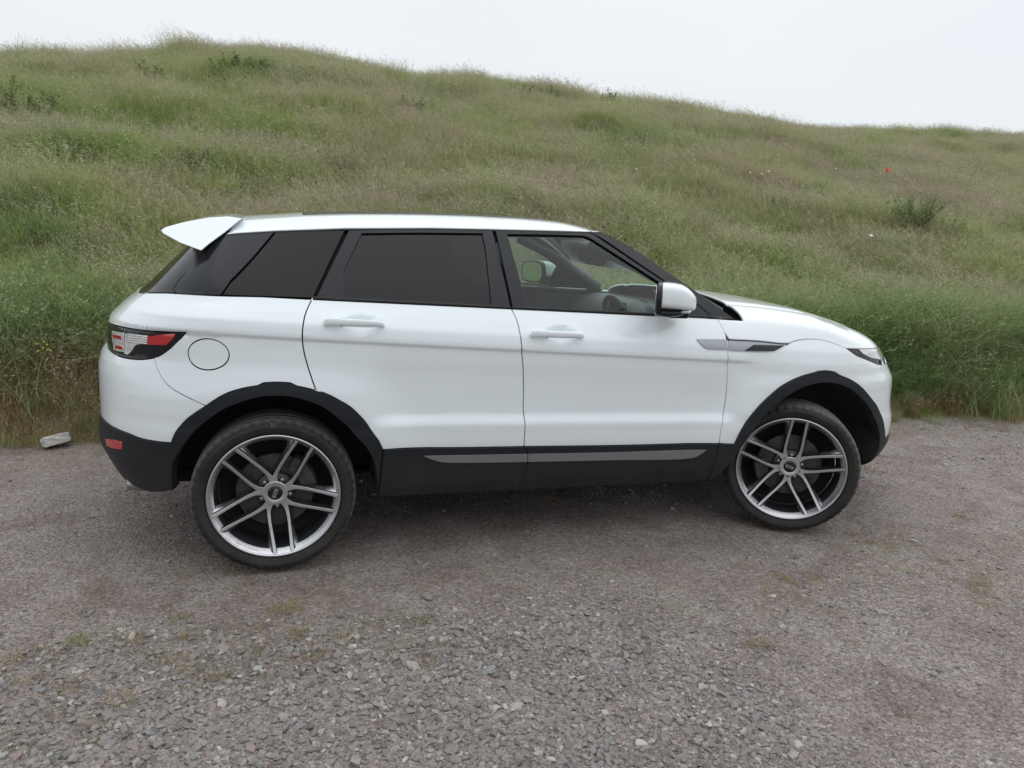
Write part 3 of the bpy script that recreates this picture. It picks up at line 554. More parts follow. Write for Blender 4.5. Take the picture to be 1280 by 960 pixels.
class Tuft:
    def __init__(s, seed): s.V, s.F, s.M, s.r = [], [], [], random.Random(seed)
    def blade(s, base, h, ang, lean, w, mat, seg=4, droop=1.6, tip=.12):
        r = s.r; ca, sa = math.cos(ang), math.sin(ang); tw = ang+math.pi/2+r.uniform(-.5, .5); wx, wy = math.cos(tw)*w/2, math.sin(tw)*w/2; o = len(s.V)
        for k in range(seg+1):
            t = k/seg; out_ = lean*h*t**droop; z = h*t*(1-.35*lean*t**2); f = (1-t)**.6*(1-tip)+tip
            p = (base[0]+ca*out_, base[1]+sa*out_, z)
            s.V += [(p[0]-wx*f, p[1]-wy*f, p[2]), (p[0]+wx*f, p[1]+wy*f, p[2])]
        for k in range(seg): s.F.append((o+2*k, o+2*k+1, o+2*k+3, o+2*k+2)); s.M.append(mat)
        return p
    def spray(s, base, h, ang, lean, mat_stem, mat_seed, n=9, ln=.16, spread=.035, w=.0022):
        s.blade(base, h, ang, lean, w, mat_stem, 3, 1.6, .6); r = s.r; ca, sa = math.cos(ang), math.sin(ang)
        for k in range(n):
            t = 1-ln*r.random()/max(h, .01)*1.0; t = max(.5, t); out_ = lean*h*t**1.6; z = h*t*(1-.35*lean*t*t)
            a = r.uniform(0, 6.28); l = spread*r.uniform(.4, 1.1); b = (base[0]+ca*out_, base[1]+sa*out_, z); e = (b[0]+math.cos(a)*l, b[1]+math.sin(a)*l, z+r.uniform(-.2, .9)*l)
            q = r.uniform(.0012, .0028); o = len(s.V); pxx, pyy = -math.sin(a)*q, math.cos(a)*q
            s.V += [b, ((b[0]+e[0])/2+pxx, (b[1]+e[1])/2+pyy, (b[2]+e[2])/2+q), e, ((b[0]+e[0])/2-pxx, (b[1]+e[1])/2-pyy, (b[2]+e[2])/2-q)]
            s.F.append((o, o+1, o+2, o+3)); s.M.append(mat_seed)
    def leaf(s, p, a, l, w, up, mat):
        ca, sa = math.cos(a), math.sin(a); o = len(s.V); m = (p[0]+ca*l*.5, p[1]+sa*l*.5, p[2]+up*l*.5+.1*l); e = (p[0]+ca*l, p[1]+sa*l, p[2]+up*l-.12*l)
        s.V += [p, (m[0]-sa*w/2, m[1]+ca*w/2, m[2]), e, (m[0]+sa*w/2, m[1]-ca*w/2, m[2])]; s.F.append((o, o+1, o+2, o+3)); s.M.append(mat)
    def done(s, name, mats):
        me = mesh(name, s.V, s.F, False, s.M)
        for m in mats: me.materials.append(m)
        return me
def disc(r, R0):
    a, q = r.uniform(0, 6.283), R0*math.sqrt(r.random()); return (q*math.cos(a), q*math.sin(a), 0)
KINDS = []
for k in range(4):           # 0-3 leafy meadow grass
    T = Tuft(200+k); r = T.r
    for i in range(110): T.blade(disc(r, .28), r.uniform(.18, .46), r.gauss(2.8, 1.5), r.uniform(.35, 1.15), r.uniform(.003, .006), 0, 5)
    for i in range(9): T.spray(disc(r, .24), r.uniform(.35, .58), r.uniform(0, 6.28), r.uniform(.1, .5), 0, 1, 8)
    KINDS.append(T.done('grass_tuft', [G_LEAF, G_SEED]))
for k in range(4):           # 4-7 grass in seed
    T = Tuft(300+k); r = T.r
    for i in range(75): T.blade(disc(r, .28), r.uniform(.16, .42), r.gauss(2.8, 1.4), r.uniform(.35, 1.15), r.uniform(.003, .005), 0, 5)
    for i in range(40): T.spray(disc(r, .28), r.uniform(.34, .62), r.gauss(2.8, .9), r.uniform(.35, .95), 0, 1, 14, .22, .026, .0016)
    KINDS.append(T.done('grass_tuft', [G_LEAF, G_SEED]))
for k in range(3):           # 8-10 lush arching grass of the verge
    T = Tuft(400+k); r = T.r
    for i in range(95): T.blade(disc(r, .26), r.uniform(.30, .78), r.uniform(0, 6.28), r.uniform(.45, 1.35), r.uniform(.004, .0085), 0, 6, 2.0)
    for i in range(5): T.spray(disc(r, .2), r.uniform(.5, .75), r.uniform(0, 6.28), r.uniform(.2, .8), 0, 1, 10, .2, .03)
    KINDS.append(T.done('grass_tuft', [G_LUSH, G_SEED]))
for k in range(3):           # 11-13 dry brown stems
    T = Tuft(500+k); r = T.r
    for i in range(70): T.blade(disc(r, .2), r.uniform(.12, .52), r.uniform(0, 6.28), r.uniform(.02, .5), r.uniform(.0025, .005), 0, 3)
    for i in range(14): T.spray(disc(r, .2), r.uniform(.35, .58), r.uniform(0, 6.28), r.uniform(.05, .4), 0, 1, 8)
    KINDS.append(T.done('grass_tuft', [G_DRY, G_SEED]))
def place_grass():
    P, K, S = [], [], []
    def add(x, y, k, s): P.append(np.stack([x, y, hill_h(x, y)-.02], 1)); K.append(k); S.append(s)
    for y0, y1, dens, sc0 in ((1.15, 2.6, 90, .80), (2.6, 4, 46, .80), (4, 8, 34, .92), (8, 14, 27, .98), (14, 24.5, 24, .95)):
        x0, x1 = -6.5-.42*y1, 9+1.32*y1; nn = int((x1-x0)*(y1-y0)*dens); x, y = rng.uniform(x0, x1, nn), rng.uniform(y0, y1, nn)
        q = in_view(x, y, 5.5) & (y-verge(x) > -.02); x, y = x[q], y[q]; nn = len(x); d = y-verge(x)
        seedy = fbm(x*.28, y*.45, 71, 3); tall = fbm(x*.55, y*.8, 77, 3)
        k = np.where(rng.uniform(-.9, .9, nn) < seedy*1.6+.12, rng.integers(4, 8, nn), rng.integers(0, 4, nn))
        lush = (fbm(x*.5, y*.7, 83, 3) > .42) & (rng.uniform(0, 1, nn) < .7); k = np.where(lush, rng.integers(8, 11, nn), k)
        # the tall verge at the foot of the bank
        front = np.interp(x, [-4, -2, 0, 2.2, 3.4, 9], [1.0, 1.0, .7, 1.0, 1.0, .75])
        vg = (d < 1.7*front) & (rng.uniform(0, 1, nn) < sstep(2.0, .9, d)*front)
        lk = rng.integers(8, 11, nn); dk = rng.integers(11, 14, nn)
        left = sstep(-.8, -1.8, x); br = rng.uniform(0, 1, nn) < np.where(d < .62, .25+.65*left, .30*left*sstep(1.3, .6, d))
        br |= (d < .20) & (rng.uniform(0, 1, nn) < .8)
        k = np.where(vg, np.where(br, dk, lk), k)
        s = sc0*rng.uniform(.78, 1.15, nn)*(1+.30*tall); s = np.where(lush & ~vg, s*.72, s)
        low = sstep(.0, .55, d); s = np.where(vg, s*(.62+.5*low), s)
        add(x, y, k, s)
    # ragged edge where the sward meets the gravel
    nn = 1150; x = rng.uniform(-6.5, 13, nn); y = verge(x)+rng.normal(.03, .10, nn); add(x, y, np.where(rng.uniform(0, 1, nn) < .6, rng.integers(11, 14, nn), rng.integers(0, 4, nn)), rng.uniform(.22, .48, nn)*np.where(y < verge(x)-.05, .7, 1))
    P, K, S = np.vstack(P), np.concatenate(K), np.concatenate(S); n = len(P)
    P[:, 2] = np.maximum(P[:, 2], np.where(P[:, 1] < verge(P[:, 0])+.05, -.008, -9))
    rot = np.stack([rng.normal(0, .10, n), rng.normal(0, .10, n), rng.uniform(0, 6.28, n)], 1); rot[:, 2] = np.where((K >= 4) & (K < 8), rng.normal(0, .9, n), rot[:, 2])
    sc_ = np.stack([S*1.08, S*1.08, S*rng.uniform(.8, 1.15, n)], 1)
    print('grass tufts', n)
    scatter('grass', P, rot, sc_, K, KINDS)
place_grass()
# small weeds growing through the gravel
WEED = []
for k in range(4):
    T = Tuft(600+k); r = T.r
    for i in range(46): T.blade(disc(r, .05), r.uniform(.012, .042), r.uniform(0, 6.28), r.uniform(.3, 1.2), r.uniform(.0015, .003), 0, 3)
    WEED.append(T.done('track_weed', [G_MOSS]))
nn = 26000; x, y = rng.uniform(-4.6, 5.5, nn), rng.uniform(-2.7, 1.4, nn)
w = .10*sstep(.1, .5, fbm(x*1.1, y*1.1, 91, 3))+1.0*np.exp(-((y+1.55)/.50)**2)*sstep(.12, .5, fbm(x*2.2, y*2.6, 97, 3)+.30*sstep(.3, -2, x))+.9*sstep(.55, 1.25, y)*sstep(-.3, .5, fbm(x*1.2, y*1.6, 99, 3)+.2)
q = (rng.uniform(0, 1, nn) < w*.34) & in_view(x, y); x, y = x[q], y[q]; n = len(x); s = np.clip(rng.lognormal(-.45, .35, n), .3, 1.2)
scatter('track_weeds', np.stack([x, y, ground_h(x, y)-.002], 1), np.stack([0*x, 0*x, rng.uniform(0, 6.28, n)], 1), np.repeat(s[:, None], 3, 1), rng.integers(0, 4, n), WEED, parent=None)
# ------------------------------------------------------------------ panels cut from the body surface
def smooth_curve(pts, step=.012):
    "pts: (u, z, corner). Catmull-Rom between corners; returns dense (n,2)"
    P = np.array([p[:2] for p in pts], float); c = [bool(p[2]) for p in pts]; c[0] = c[-1] = True
    idx = [i for i, a in enumerate(c) if a]; outp = []
    for a, b in zip(idx[:-1], idx[1:]):
        Q = P[a:b+1]
        if len(Q) == 2:
            n = max(1, int(np.linalg.norm(Q[1]-Q[0])/step)); seg = Q[0]+(Q[1]-Q[0])*np.linspace(0, 1, n+1)[:, None]
        else:
            E = np.vstack([2*Q[0]-Q[1], Q, 2*Q[-1]-Q[-2]]); seg = [Q[0]]
            for i in range(1, len(E)-2):
                p0, p1, p2, p3 = E[i-1:i+3]
                d1, d2, d3 = (max(np.linalg.norm(x)**.5, 1e-4) for x in (p1-p0, p2-p1, p3-p2))
                m1 = (p1-p0)/d1-(p2-p0)/(d1+d2)+(p2-p1)/d2; m2 = (p2-p1)/d2-(p3-p1)/(d2+d3)+(p3-p2)/d3
                m1, m2 = m1*d2, m2*d2
                n = max(1, int(np.linalg.norm(p2-p1)/step))
                for k in range(1, n+1):
                    t = k/n; seg.append((2*t**3-3*t*t+1)*p1+(t**3-2*t*t+t)*m1+(-2*t**3+3*t*t)*p2+(t**3-t*t)*m2)
            seg = np.array(seg)
        outp.append(seg if not outp else seg[1:])
    return np.vstack(outp)
def line(*pts, step=.02): return smooth_curve([(a, b, 1) for a, b in pts], step)
C = {k: smooth_curve(v) for k, v in OUT.items()}
def cut(c, at, first=True):
    i = int(np.argmin(((c-np.array(at))**2).sum(1))); return c[:i+1] if first else c[i:]
def between(c, a, b):
    i = int(np.argmin(((c-np.array(a))**2).sum(1))); j = int(np.argmin(((c-np.array(b))**2).sum(1)))
    return c[i:j+1] if i <= j else c[j:i+1][::-1]
def beltline(u0, u1):
    n = max(2, int(abs(u1-u0)/.02)); u = np.linspace(u0, u1, n); return np.stack([u, belt(np.clip(u, -1.5, 9))], 1)
def poly(*cs):
    P = np.vstack(cs); keep = [0]
    for i in range(1, len(P)):
        if np.linalg.norm(P[i]-P[keep[-1]]) > .002: keep.append(i)
    P = P[keep]
    if np.linalg.norm(P[0]-P[-1]) < .002: P = P[:-1]
    A = .5*np.sum(P[:, 0]*np.roll(P[:, 1], -1)-np.roll(P[:, 0], -1)*P[:, 1])
    return P if A > 0 else P[::-1]
def inset(P, d):
    if d == 0: return P
    a = P-np.roll(P, 1, 0); b = np.roll(P, -1, 0)-P
    n = lambda v: np.stack([-v[:, 1], v[:, 0]], 1)/(np.linalg.norm(v, axis=1, keepdims=True)+1e-9)
    m = n(a)+n(b); L = np.linalg.norm(m, axis=1, keepdims=True); m = m/np.maximum(L, .5)
    co = np.clip(np.sum(m*n(b), 1, keepdims=True)/np.maximum(np.linalg.norm(m, axis=1, keepdims=True), 1e-6), .5, 1)
    return P+m/np.maximum(np.linalg.norm(m, axis=1, keepdims=True), 1e-6)*d/co
def inside(P, q):
    x, y = q[:, 0][:, None], q[:, 1][:, None]; x1, y1 = P[:, 0], P[:, 1]; x2, y2 = np.roll(x1, -1), np.roll(y1, -1)
    c = ((y1 > y) != (y2 > y)) & (x < (x2-x1)*(y-y1)/(y2-y1+1e-15)+x1)
    return c.sum(1) % 2 == 1
def dist_to(P, q):
    a = P; b = np.roll(P, -1, 0); ab = b-a; L = (ab**2).sum(1)+1e-12; best = np.full(len(q), 9.)
    for i in range(0, len(q), 400):
        w = q[i:i+400, None]-a; t = np.clip((w*ab).sum(-1)/L, 0, 1); best[i:i+400] = np.sqrt(((w-t[..., None]*ab)**2).sum(-1)).min(1)
    return best
def tri2d(P, holes, du, dz):
    loops = [P]+list(holes); pts = np.vstack(loops)
    sh = .052 if P[:, 1].max()-P[:, 1].min() > .3 else 0; w_ = P[:, 1]+sh*np.clip(P[:, 0], -1.5, 9)      # rows run along the shoulder crease
    g = np.stack(np.meshgrid(np.arange(P[:, 0].min(), P[:, 0].max(), du), np.arange(math.floor((w_.min()-1.010)/dz)*dz+1.010-.002, w_.max(), dz)), -1).reshape(-1, 2); g[:, 1] -= sh*np.clip(g[:, 0], -1.5, 9)
    m = inside(P, g) & (dist_to(P, g) > .55*min(du, dz))
    for h in holes: m &= ~inside(h, g) & (dist_to(h, g) > .55*min(du, dz))
    allp = np.vstack([pts, g[m]]); edges = []; o = 0
    for l in loops:
        n = len(l); edges += [(o+i, o+(i+1) % n) for i in range(n)]; o += n
    v, e, f, ov, oe, of = delaunay_2d_cdt([Vector(p) for p in allp], edges, [], 0, 1e-6)
    v = np.array([tuple(p) for p in v]); f = np.array([tuple(x) for x in f])
    cc = v[f].mean(1); ok = inside(P, cc)
    for h in holes: ok &= ~inside(h, cc)
    f = f[ok]
    a = (v[f[:, 1], 0]-v[f[:, 0], 0])*(v[f[:, 2], 1]-v[f[:, 0], 1])-(v[f[:, 1], 1]-v[f[:, 0], 1])*(v[f[:, 2], 0]-v[f[:, 0], 0])
    f[a < 0] = f[a < 0][:, ::-1]
    return v, f[np.abs(a) > 1e-12]
def surf(u, z, off, disp):
    d = off+(disp(u, z) if disp else 0)
    return P3(u, z, d*np.ones_like(u))
def surf_n(u, z, off, disp, e=1.5e-3):
    if disp is None: return N(u, z)
    n = np.cross(surf(u+e, z, off, disp)-surf(u-e, z, off, disp), surf(u, z+e, off, disp)-surf(u, z-e, off, disp))
    return n/(np.linalg.norm(n, axis=1, keepdims=True)+1e-12)
PCACHE = {}
def panel(name, P, mat, parent, side=1, off=0., gap=.0029, depth=.014, holes=(), disp=None, du=.035, dz=.0125, both=False, hdepth=None, key=None):
    "side 1: the near (driver) side, -1: its mirror image. both: one mesh with its mirror half (bumpers, tailgate)"
    key = key or name
    if key in PCACHE: V, F, Nn = PCACHE[key]
    else:
        P = inset(P, gap); hs = [inset(h, -gap) for h in holes]
        v, f = tri2d(P, hs, du, dz)
        V = surf(v[:, 0], v[:, 1], off, disp); Nn = surf_n(v[:, 0], v[:, 1], off, disp); F = [tuple(q) for q in f]
        for li, l in enumerate([P]+hs):
            dp = depth if li == 0 else (hdepth if hdepth is not None else depth)
            n = len(l); top = surf(l[:, 0], l[:, 1], off, disp); nn = surf_n(l[:, 0], l[:, 1], off, disp)
            low = top-nn*dp
            tan = np.roll(top, -1, 0)-np.roll(top, 1, 0); outn = np.cross(tan, nn); outn /= np.linalg.norm(outn, axis=1, keepdims=True)+1e-9
            if li: outn = outn*1
            o = len(V); V = np.vstack([V, top, low]); Nn = np.vstack([Nn, (outn+.5*nn)/np.linalg.norm(outn+.5*nn, axis=1, keepdims=True), outn])
            for i in range(n):
                j = (i+1) % n; F.append((o+i, o+n+i, o+n+j, o+j))
        PCACHE[key] = (V, F, Nn)
    mV, mF, mN = V*[1, -1, 1], [q[::-1] for q in F], Nn*[1, -1, 1]
    if both:
        o = len(V); VV, FF, NN = np.vstack([V, mV]), F+[tuple(i+o for i in q) for q in mF], np.vstack([Nn, mN])
    elif side == 1: VV, FF, NN = V, F, Nn
    else: VV, FF, NN = mV, mF, mN
    me = mesh(name, VV, FF); me.normals_split_custom_set_from_vertices([tuple(a) for a in NN])
    return link(name, me, mat, parent)

def dimple(u0, z0, ru, rz, d, u1=None):
    def g(u, z):
        r = ((u-u0)/ru)**2+((z-z0)/rz)**2
        return -d*np.clip(1-r, 0, 1)**1.2
    return g

# ------------------------------------------------------------------ the car
CAR = empty('car')
tag(CAR, 'white five door SUV with tinted rear windows parked on the gravel track', 'car')
ub, ut = OUT['Cl'][0], OUT['Cl'][-1]
ell = np.array([(-1.5955+.0895*math.cos(a), .991+.0655*math.sin(a)) for a in np.linspace(0, 2*math.pi, 64, endpoint=False)])
beltR = smooth_curve([(-1.70, 1.2315, 1), (-1.80, 1.2308, 0), (-1.87, 1.2295, 0), (-1.965, 1.2265, 0), (-2.06, 1.2205, 0), (-2.18, 1.2125, 1), (-2.30, 1.203, 0), (-2.45, 1.197, 0), (UR, 1.195, 1)])
TS = smooth_curve([(-2.18, 1.2125, 1), (-2.25, 1.19, 0), (-2.275, 1.155, 0), (-2.27, 1.11, 0), (-2.255, 1.0645, 1)])
Lt, Lb = C['lamptop'], C['lampbot']
lamp_poly = poly(Lt, line(tuple(Lt[-1]), (-2.42, 1.058), (-2.42, .955), tuple(Lb[-1])), Lb[::-1])
bump0 = tuple(C['bump'][0]); bump1 = tuple(C['bump'][-1])
ARo, ARi, AFo, AFi = C['archRo'], C['archRi'], C['archFo'], C['archFi']
AFi = cut(AFi, (2.1, .36)); AFi = np.vstack([AFi, [(2.12, .31)]])
Cend = tuple(C['Cl'][-1])
silT = C['silT']; Bend = tuple(C['Bl'][-1]); Fend = tuple(C['Fl'][-1])
lamp_front = poly(C['hltop'], line(tuple(C['hltop'][-1]), (2.44, .985), (2.44, .90), (2.2, .896), tuple(C['hlbot'][-1])), C['hlbot'][::-1])
dimR = dimple(-.965, 1.126, .085, .044, .020); dimF = dimple(-.045, 1.083, .080, .042, .020)
wb = [(2.1691, .4503), (2.3, .456), (2.46, .462)]

def body_side(side):
    key = lambda n: n
    # white skin
    rd = panel('rear_door', poly(beltline(OUT['Cl'][0][0], OUT['Bl'][0][0]), C['Bl'], between(silT, Bend, silT[0]), between(ARo, ARo[0], Cend), C['Cl'][::-1]),
               MT['paint'], CAR, side, disp=dimR)
    fd = panel('front_door', poly(beltline(OUT['Bl'][0][0], OUT['Fl'][0][0]), C['Fl'], between(silT, Fend, Bend), C['Bl'][::-1]), MT['paint'], CAR, side, disp=dimF)
    qp = panel('quarter_panel', poly(beltline(OUT['Cl'][0][0], -1.68), between(beltR, beltR[0], TS[0]), TS, between(Lt, TS[-1], Lt[0]), between(Lb, Lb[0], bump0), C['bump'],
               between(ARo, bump1, Cend), C['Cl'][::-1]), MT['paint'], CAR, side, holes=[ell])
    panel('fuel_flap', ell, MT['paint'], qp, side)
    ff = panel('front_fender', poly(cut(C['Fl'], OUT['bonsh'][0][:2], False), line(Fend, tuple(AFo[0])), AFo, line(*wb), line(wb[-1], (2.46, .90)), line((2.46, .90), (2.44, .90), (2.2, .896), tuple(C['hlbot'][-1])),
               C['hlbot'][::-1], C['bonsh'][::-1]), MT['paint'], CAR, side, gap=.0018)
    # black cladding
    sp = smooth_curve([(-.193, .543, 1), (-.171, .506, 0), (-.173, .43, 0), (-.19, .37, 0), (-.20, .3135, 1)])
    sf = smooth_curve([(*Fend, 1), (.853, .44, 0), (.84, .3165, 1)])
    sb = C['silB']
    c1 = panel('sill_cladding', poly(silT[:1], between(silT, silT[0], Bend), sp, between(sb, sp[-1], sb[0]), line(tuple(sb[0]), tuple(silT[0]))), MT['plastic'], rd, side, off=.007, gap=.0015, depth=.05, key='sill_rear')
    c2 = panel('sill_cladding', poly(between(silT, Bend, Fend), sf, between(sb, sf[-1], sp[-1]), sp[::-1]), MT['plastic'], fd, side, off=.007, gap=.0015, depth=.05, key='sill_front')
    stp = C['strip']; cutu = -.172
    P = poly(stp)
    Pl = poly(P[P[:, 0] < cutu], [(cutu, P[np.argmin(np.abs(P[:, 0]-cutu)+(P[:, 1] > .49)*9), 1])], [(cutu, .504)]) if False else None
    for nm, lo, hi, par in (('rear', -9, cutu-.002, rd), ('front', cutu+.002, 9, fd)):
        Q = np.array(P); Q[:, 0] = np.clip(Q[:, 0], lo, hi)
        keep = [0]
        for i in range(1, len(Q)):
            if np.linalg.norm(Q[i]-Q[keep[-1]]) > .003: keep.append(i)
        panel('trim_strip', poly(Q[keep]), MT['satin'], par, side, off=.013, gap=.0, depth=.008, key='strip'+nm, dz=.006)
    panel('wheel_arch_trim', poly(ARo, line(tuple(ARo[-1]), tuple(ARi[-1])), ARi[::-1], line(tuple(ARi[0]), tuple(ARo[0]))), MT['plastic'], qp, side, off=.011, gap=.001, depth=.05, key='arch_rear')
    panel('wheel_arch_trim', poly(AFo, line(tuple(AFo[-1]), tuple(AFi[-1])), AFi[::-1], line(tuple(AFi[0]), (.8405, .3165), Fend, tuple(AFo[0]))), MT['plastic'], ff, side, off=.011, gap=.001, depth=.05, key='arch_front')
    # wheel-arch liners: the arch opening carried inward
    for nm, Lp in (('rear', ARi), ('front', AFi)):
        q = P3(Lp[:, 0], Lp[:, 1], np.full(len(Lp), .004)); n = len(q); rings = []
        for d in (0, .06, .40):
            w = q.copy(); w[:, 1] = w[:, 1]+d if d < .3 else -.50
            if nm == 'front': w[:, 0] = np.minimum(w[:, 0], 1.96-.0*d) if d > .05 else w[:, 0]
            rings.append([tuple(a*[1, side, 1]) for a in w])
        V, F = loft(rings, cap=False, closed=False); V = list(V); V.append(tuple((np.array(rings[-1][0])+np.array(rings[-1][-1]))/2-np.array([0, 0, .06]))); F += [(2*n+k, 2*n+k+1, len(V)-1) for k in range(n-1)]
        link('wheel_arch_liner', mesh('wheel_arch_liner', V, F), MT['liner'], CAR)
    # dark skin behind the gaps
    und = poly(beltline(-1.85, .98), line((.98, belt(.98)), (1.0, 1.04), (1.65, .98), (2.2, .86), (2.2, .47)), AFo[::-1], line(tuple(AFo[0]), Fend), silT[::-1], ARo, line(tuple(ARo[-1]), (-2.2, .64), (-2.15, 1.18), (-1.85, belt(-1.85))))
    panel('inner_shell', und, MT['underlay'], CAR, side, off=-.030, gap=.002, depth=.01, du=.06, dz=.05)
    # side glazing and black pillars
    panel('pillar_panel', poly(C['Dpan']), MT['gloss_black'], CAR, side, off=.003, gap=.0015, key='dpan')
    panel('quarter_window', poly(C['Qwin']), MT['quarter_glass'], CAR, side, off=.002, gap=.0015, key='qwin')
    dlo = poly(smooth_curve([(-1.79, 1.405, 1), (-1.71, 1.445, 0), (-1.593, 1.477, 1)]), np.stack([np.linspace(-1.59, .18, 40), rail(np.linspace(-1.59, .18, 40))-.006], 1), line((.20, 1.553), (.90, 1.165)), beltline(.89, -1.86)+[0, .006], line((-1.87, 1.30), (-1.845, 1.345), (-1.79, 1.405)))
    panel('pillar_backing', dlo, MT['underlay'], CAR, side, off=-.020, gap=.0, key='qwinb', holes=[inset(poly(C['RDglass']), -.004), inset(poly(C['FDglass']), -.004)], depth=.004, du=.05, dz=.03)
    fr = panel('window_frame', poly(C['RDframe']), MT['gloss_black'], rd, side, off=.003, gap=.002, holes=[poly(C['RDglass'])], key='rdf', hdepth=.012)
    panel('door_window', poly(C['RDglass']), MT['dark_glass'], rd, side, off=-.006, gap=-.003, depth=.004, key='rdg')
    fr = panel('window_frame', poly(C['FDframe']), MT['gloss_black'], fd, side, off=.003, gap=.002, holes=[poly(C['FDglass'])], key='fdf', hdepth=.014)
    panel('door_window', poly(C['FDglass']), MT['side_glass'], fd, side, off=-.007, gap=-.003, depth=.004, key='fdg')
    panel('windscreen_pillar', poly(C['Apil']), MT['gloss_black'], CAR, side, off=.002, gap=.001, depth=.04, key='apil')
    # weather strip along the belt line and drip channel under the roof
    for nm, u0, u1, par in (('a', -1.163, -.277, rd), ('b', -.270, .80, fd)):
        q = np.linspace(u0, u1, 50); z = belt(q)+.006
        path = [tuple(a*[1, side, 1]) for a in P3(q, z, np.full(50, .001))]
        link('window_seal', mesh('window_seal', *sweep(path, .0065, 8)), MT['rubber'], par)
    q = np.linspace(-1.56, .20, 70); z = rail(q)-.004
    path = [tuple(a*[1, side, 1]) for a in P3(q, z, np.full(70, -.001))]
    link('roof_drip_seal', mesh('roof_drip_seal', *sweep(path, .006, 8)), MT['rubber'], CAR)
    # fender vent blade
    panel('vent_blade', poly(C['ventD']), MT['satin'], fd, side, off=.005, gap=.001, depth=.008, key='ventd', dz=.006)
    vf = panel('fender_vent', poly(C['ventF']), MT['satin'], ff, side, off=.004, gap=.001, depth=.01, key='ventf', dz=.006)
    vi = poly(line((1.00, 1.0345), (1.190, 1.0285), (1.125, 1.0035), (.945, 1.0065), (1.00, 1.0345)))
    vl = C['bonsh'][C['bonsh'][:, 0] < 1.23]; link('vent_seal', mesh('vent_seal', *sweep([tuple(a*[1, side, 1]) for a in P3(vl[:, 0], vl[:, 1]-.002, np.full(len(vl), .003))], .0038, 6)), MT['rubber'], ff)
    panel('vent_opening', vi, MT['gloss_black'], vf, side, off=.0065, gap=0, depth=.004, key='venti', dz=.006)
    # lamps
    tl = panel('tail_lamp', lamp_poly, MT['gloss_black'], CAR, side, off=.002, gap=.0025, depth=.03)
    for nm, k, mt in (('reversing_lens', 'L1', 'clear'), ('indicator_lens', 'L2', 'clear'), ('brake_lens', 'L3', 'red'), ('reflector', 'L4', 'red')):
        panel(nm, poly(C[k]), MT[mt], tl, side, off=.005 if k != 'L4' else .008, gap=.0, depth=.006, dz=.007, du=.02)
    panel('reflector', poly(line((-2.215, 1.027), (-2.11, 1.032), (-2.11, 1.018), (-2.215, 1.013), (-2.215, 1.027))), MT['red'], tl, side, off=.008, gap=0, depth=.003, dz=.006, key='refl_top')
    for zz in (1.046, 1.036, 1.026, 1.016):
        q = np.linspace(-2.06, -1.90, 12)
        link('lens_rib', mesh('lens_rib', *sweep([tuple(a*[1, side, 1]) for a in P3(q, np.full(12, zz)+.02*(q+2.06), np.full(12, .0065))], .0022, 6)), MT['chrome'], tl)
    hl = panel('headlamp', lamp_front, MT['gloss_black'], CAR, side, off=.001, gap=.002, depth=.03)
    ht, hb = C['hltop'], C['hlbot']
    lens = poly(line((1.79, .9985), (2.10, .989), (2.40, .982), (2.40, .935), (2.10, .929), (1.93, .948), (1.83, .974), (1.79, .9985)))
    panel('headlamp_lens', lens, MT['lamp'], hl, side, off=.005, gap=0, depth=.006, dz=.007, du=.02)
    for uu in (2.12, 2.24):
        pq = P3(np.array([uu]), np.array([.915]), .004)[0]*[1, side, 1]
        link('lamp_element', mesh('lamp_element', *lathe_at([(0, -.006), (.014, -.004), (.018, .004)], pq, N(np.array([uu]), np.array([.915]))[0]*[1, side, 1])), MT['clear'], hl)
    # door handles
    for nm, par, us, zs, ln in (('r', rd, -1.123, 1.1285, .262), ('f', fd, -.198, 1.0835, .268)):
        rings = []
        for k in range(37):
            t = k/36; t = .5-.5*math.cos(math.pi*t); u = us+ln*t; z = zs-.010*t
            prof = max(.12, min(1, t/.035, (1-t)/.05)**.5)
            hz = (.0168 if t < .285 else .0152-.008*max(0, t-.62))*prof; hw = .013*prof
            stand = .026*min(1, (math.sin(math.pi*t)+.25)*1.6)
            c = P3(np.array([u]), np.array([z]), np.array([stand]))[0]; nn = N(np.array([u]), np.array([z]))[0]
            rings.append([tuple((c+nn*hw*math.copysign(abs(math.cos(a))**.7, math.cos(a))+np.array([0, 0, 1])*hz*math.copysign(abs(math.sin(a))**.7, math.sin(a)))*[1, side, 1]) for a in np.linspace(0, 2*math.pi, 16, endpoint=False)])
        h = link('door_handle', mesh('door_handle', *loft(rings)), MT['paint'], par)
        u = us+ln*.285
        path = []
        for a in np.linspace(0, 2*math.pi, 24, endpoint=False):
            c = P3(np.array([u]), np.array([zs-.003]), np.array([.0235]))[0]; nn = N(np.array([u]), np.array([zs]))[0]
            path.append(tuple((c+nn*.0133*math.copysign(abs(math.cos(a))**.7, math.cos(a))+np.array([0, 0, 1])*.0172*math.copysign(abs(math.sin(a))**.7, math.sin(a)))*[1, side, 1]))
        link('handle_joint', mesh('handle_joint', *sweep(path, .0011, 5, True)), MT['underlay'], h)
    # wing mirror
    mirror(side, fd)

def lathe_at(prof, p, n, seg=20):
    V, F = lathe(prof, seg); q = Vector((0, 1, 0)).rotation_difference(Vector(n))
    return [tuple(q @ Vector(v)+Vector(p)) for v in V], F

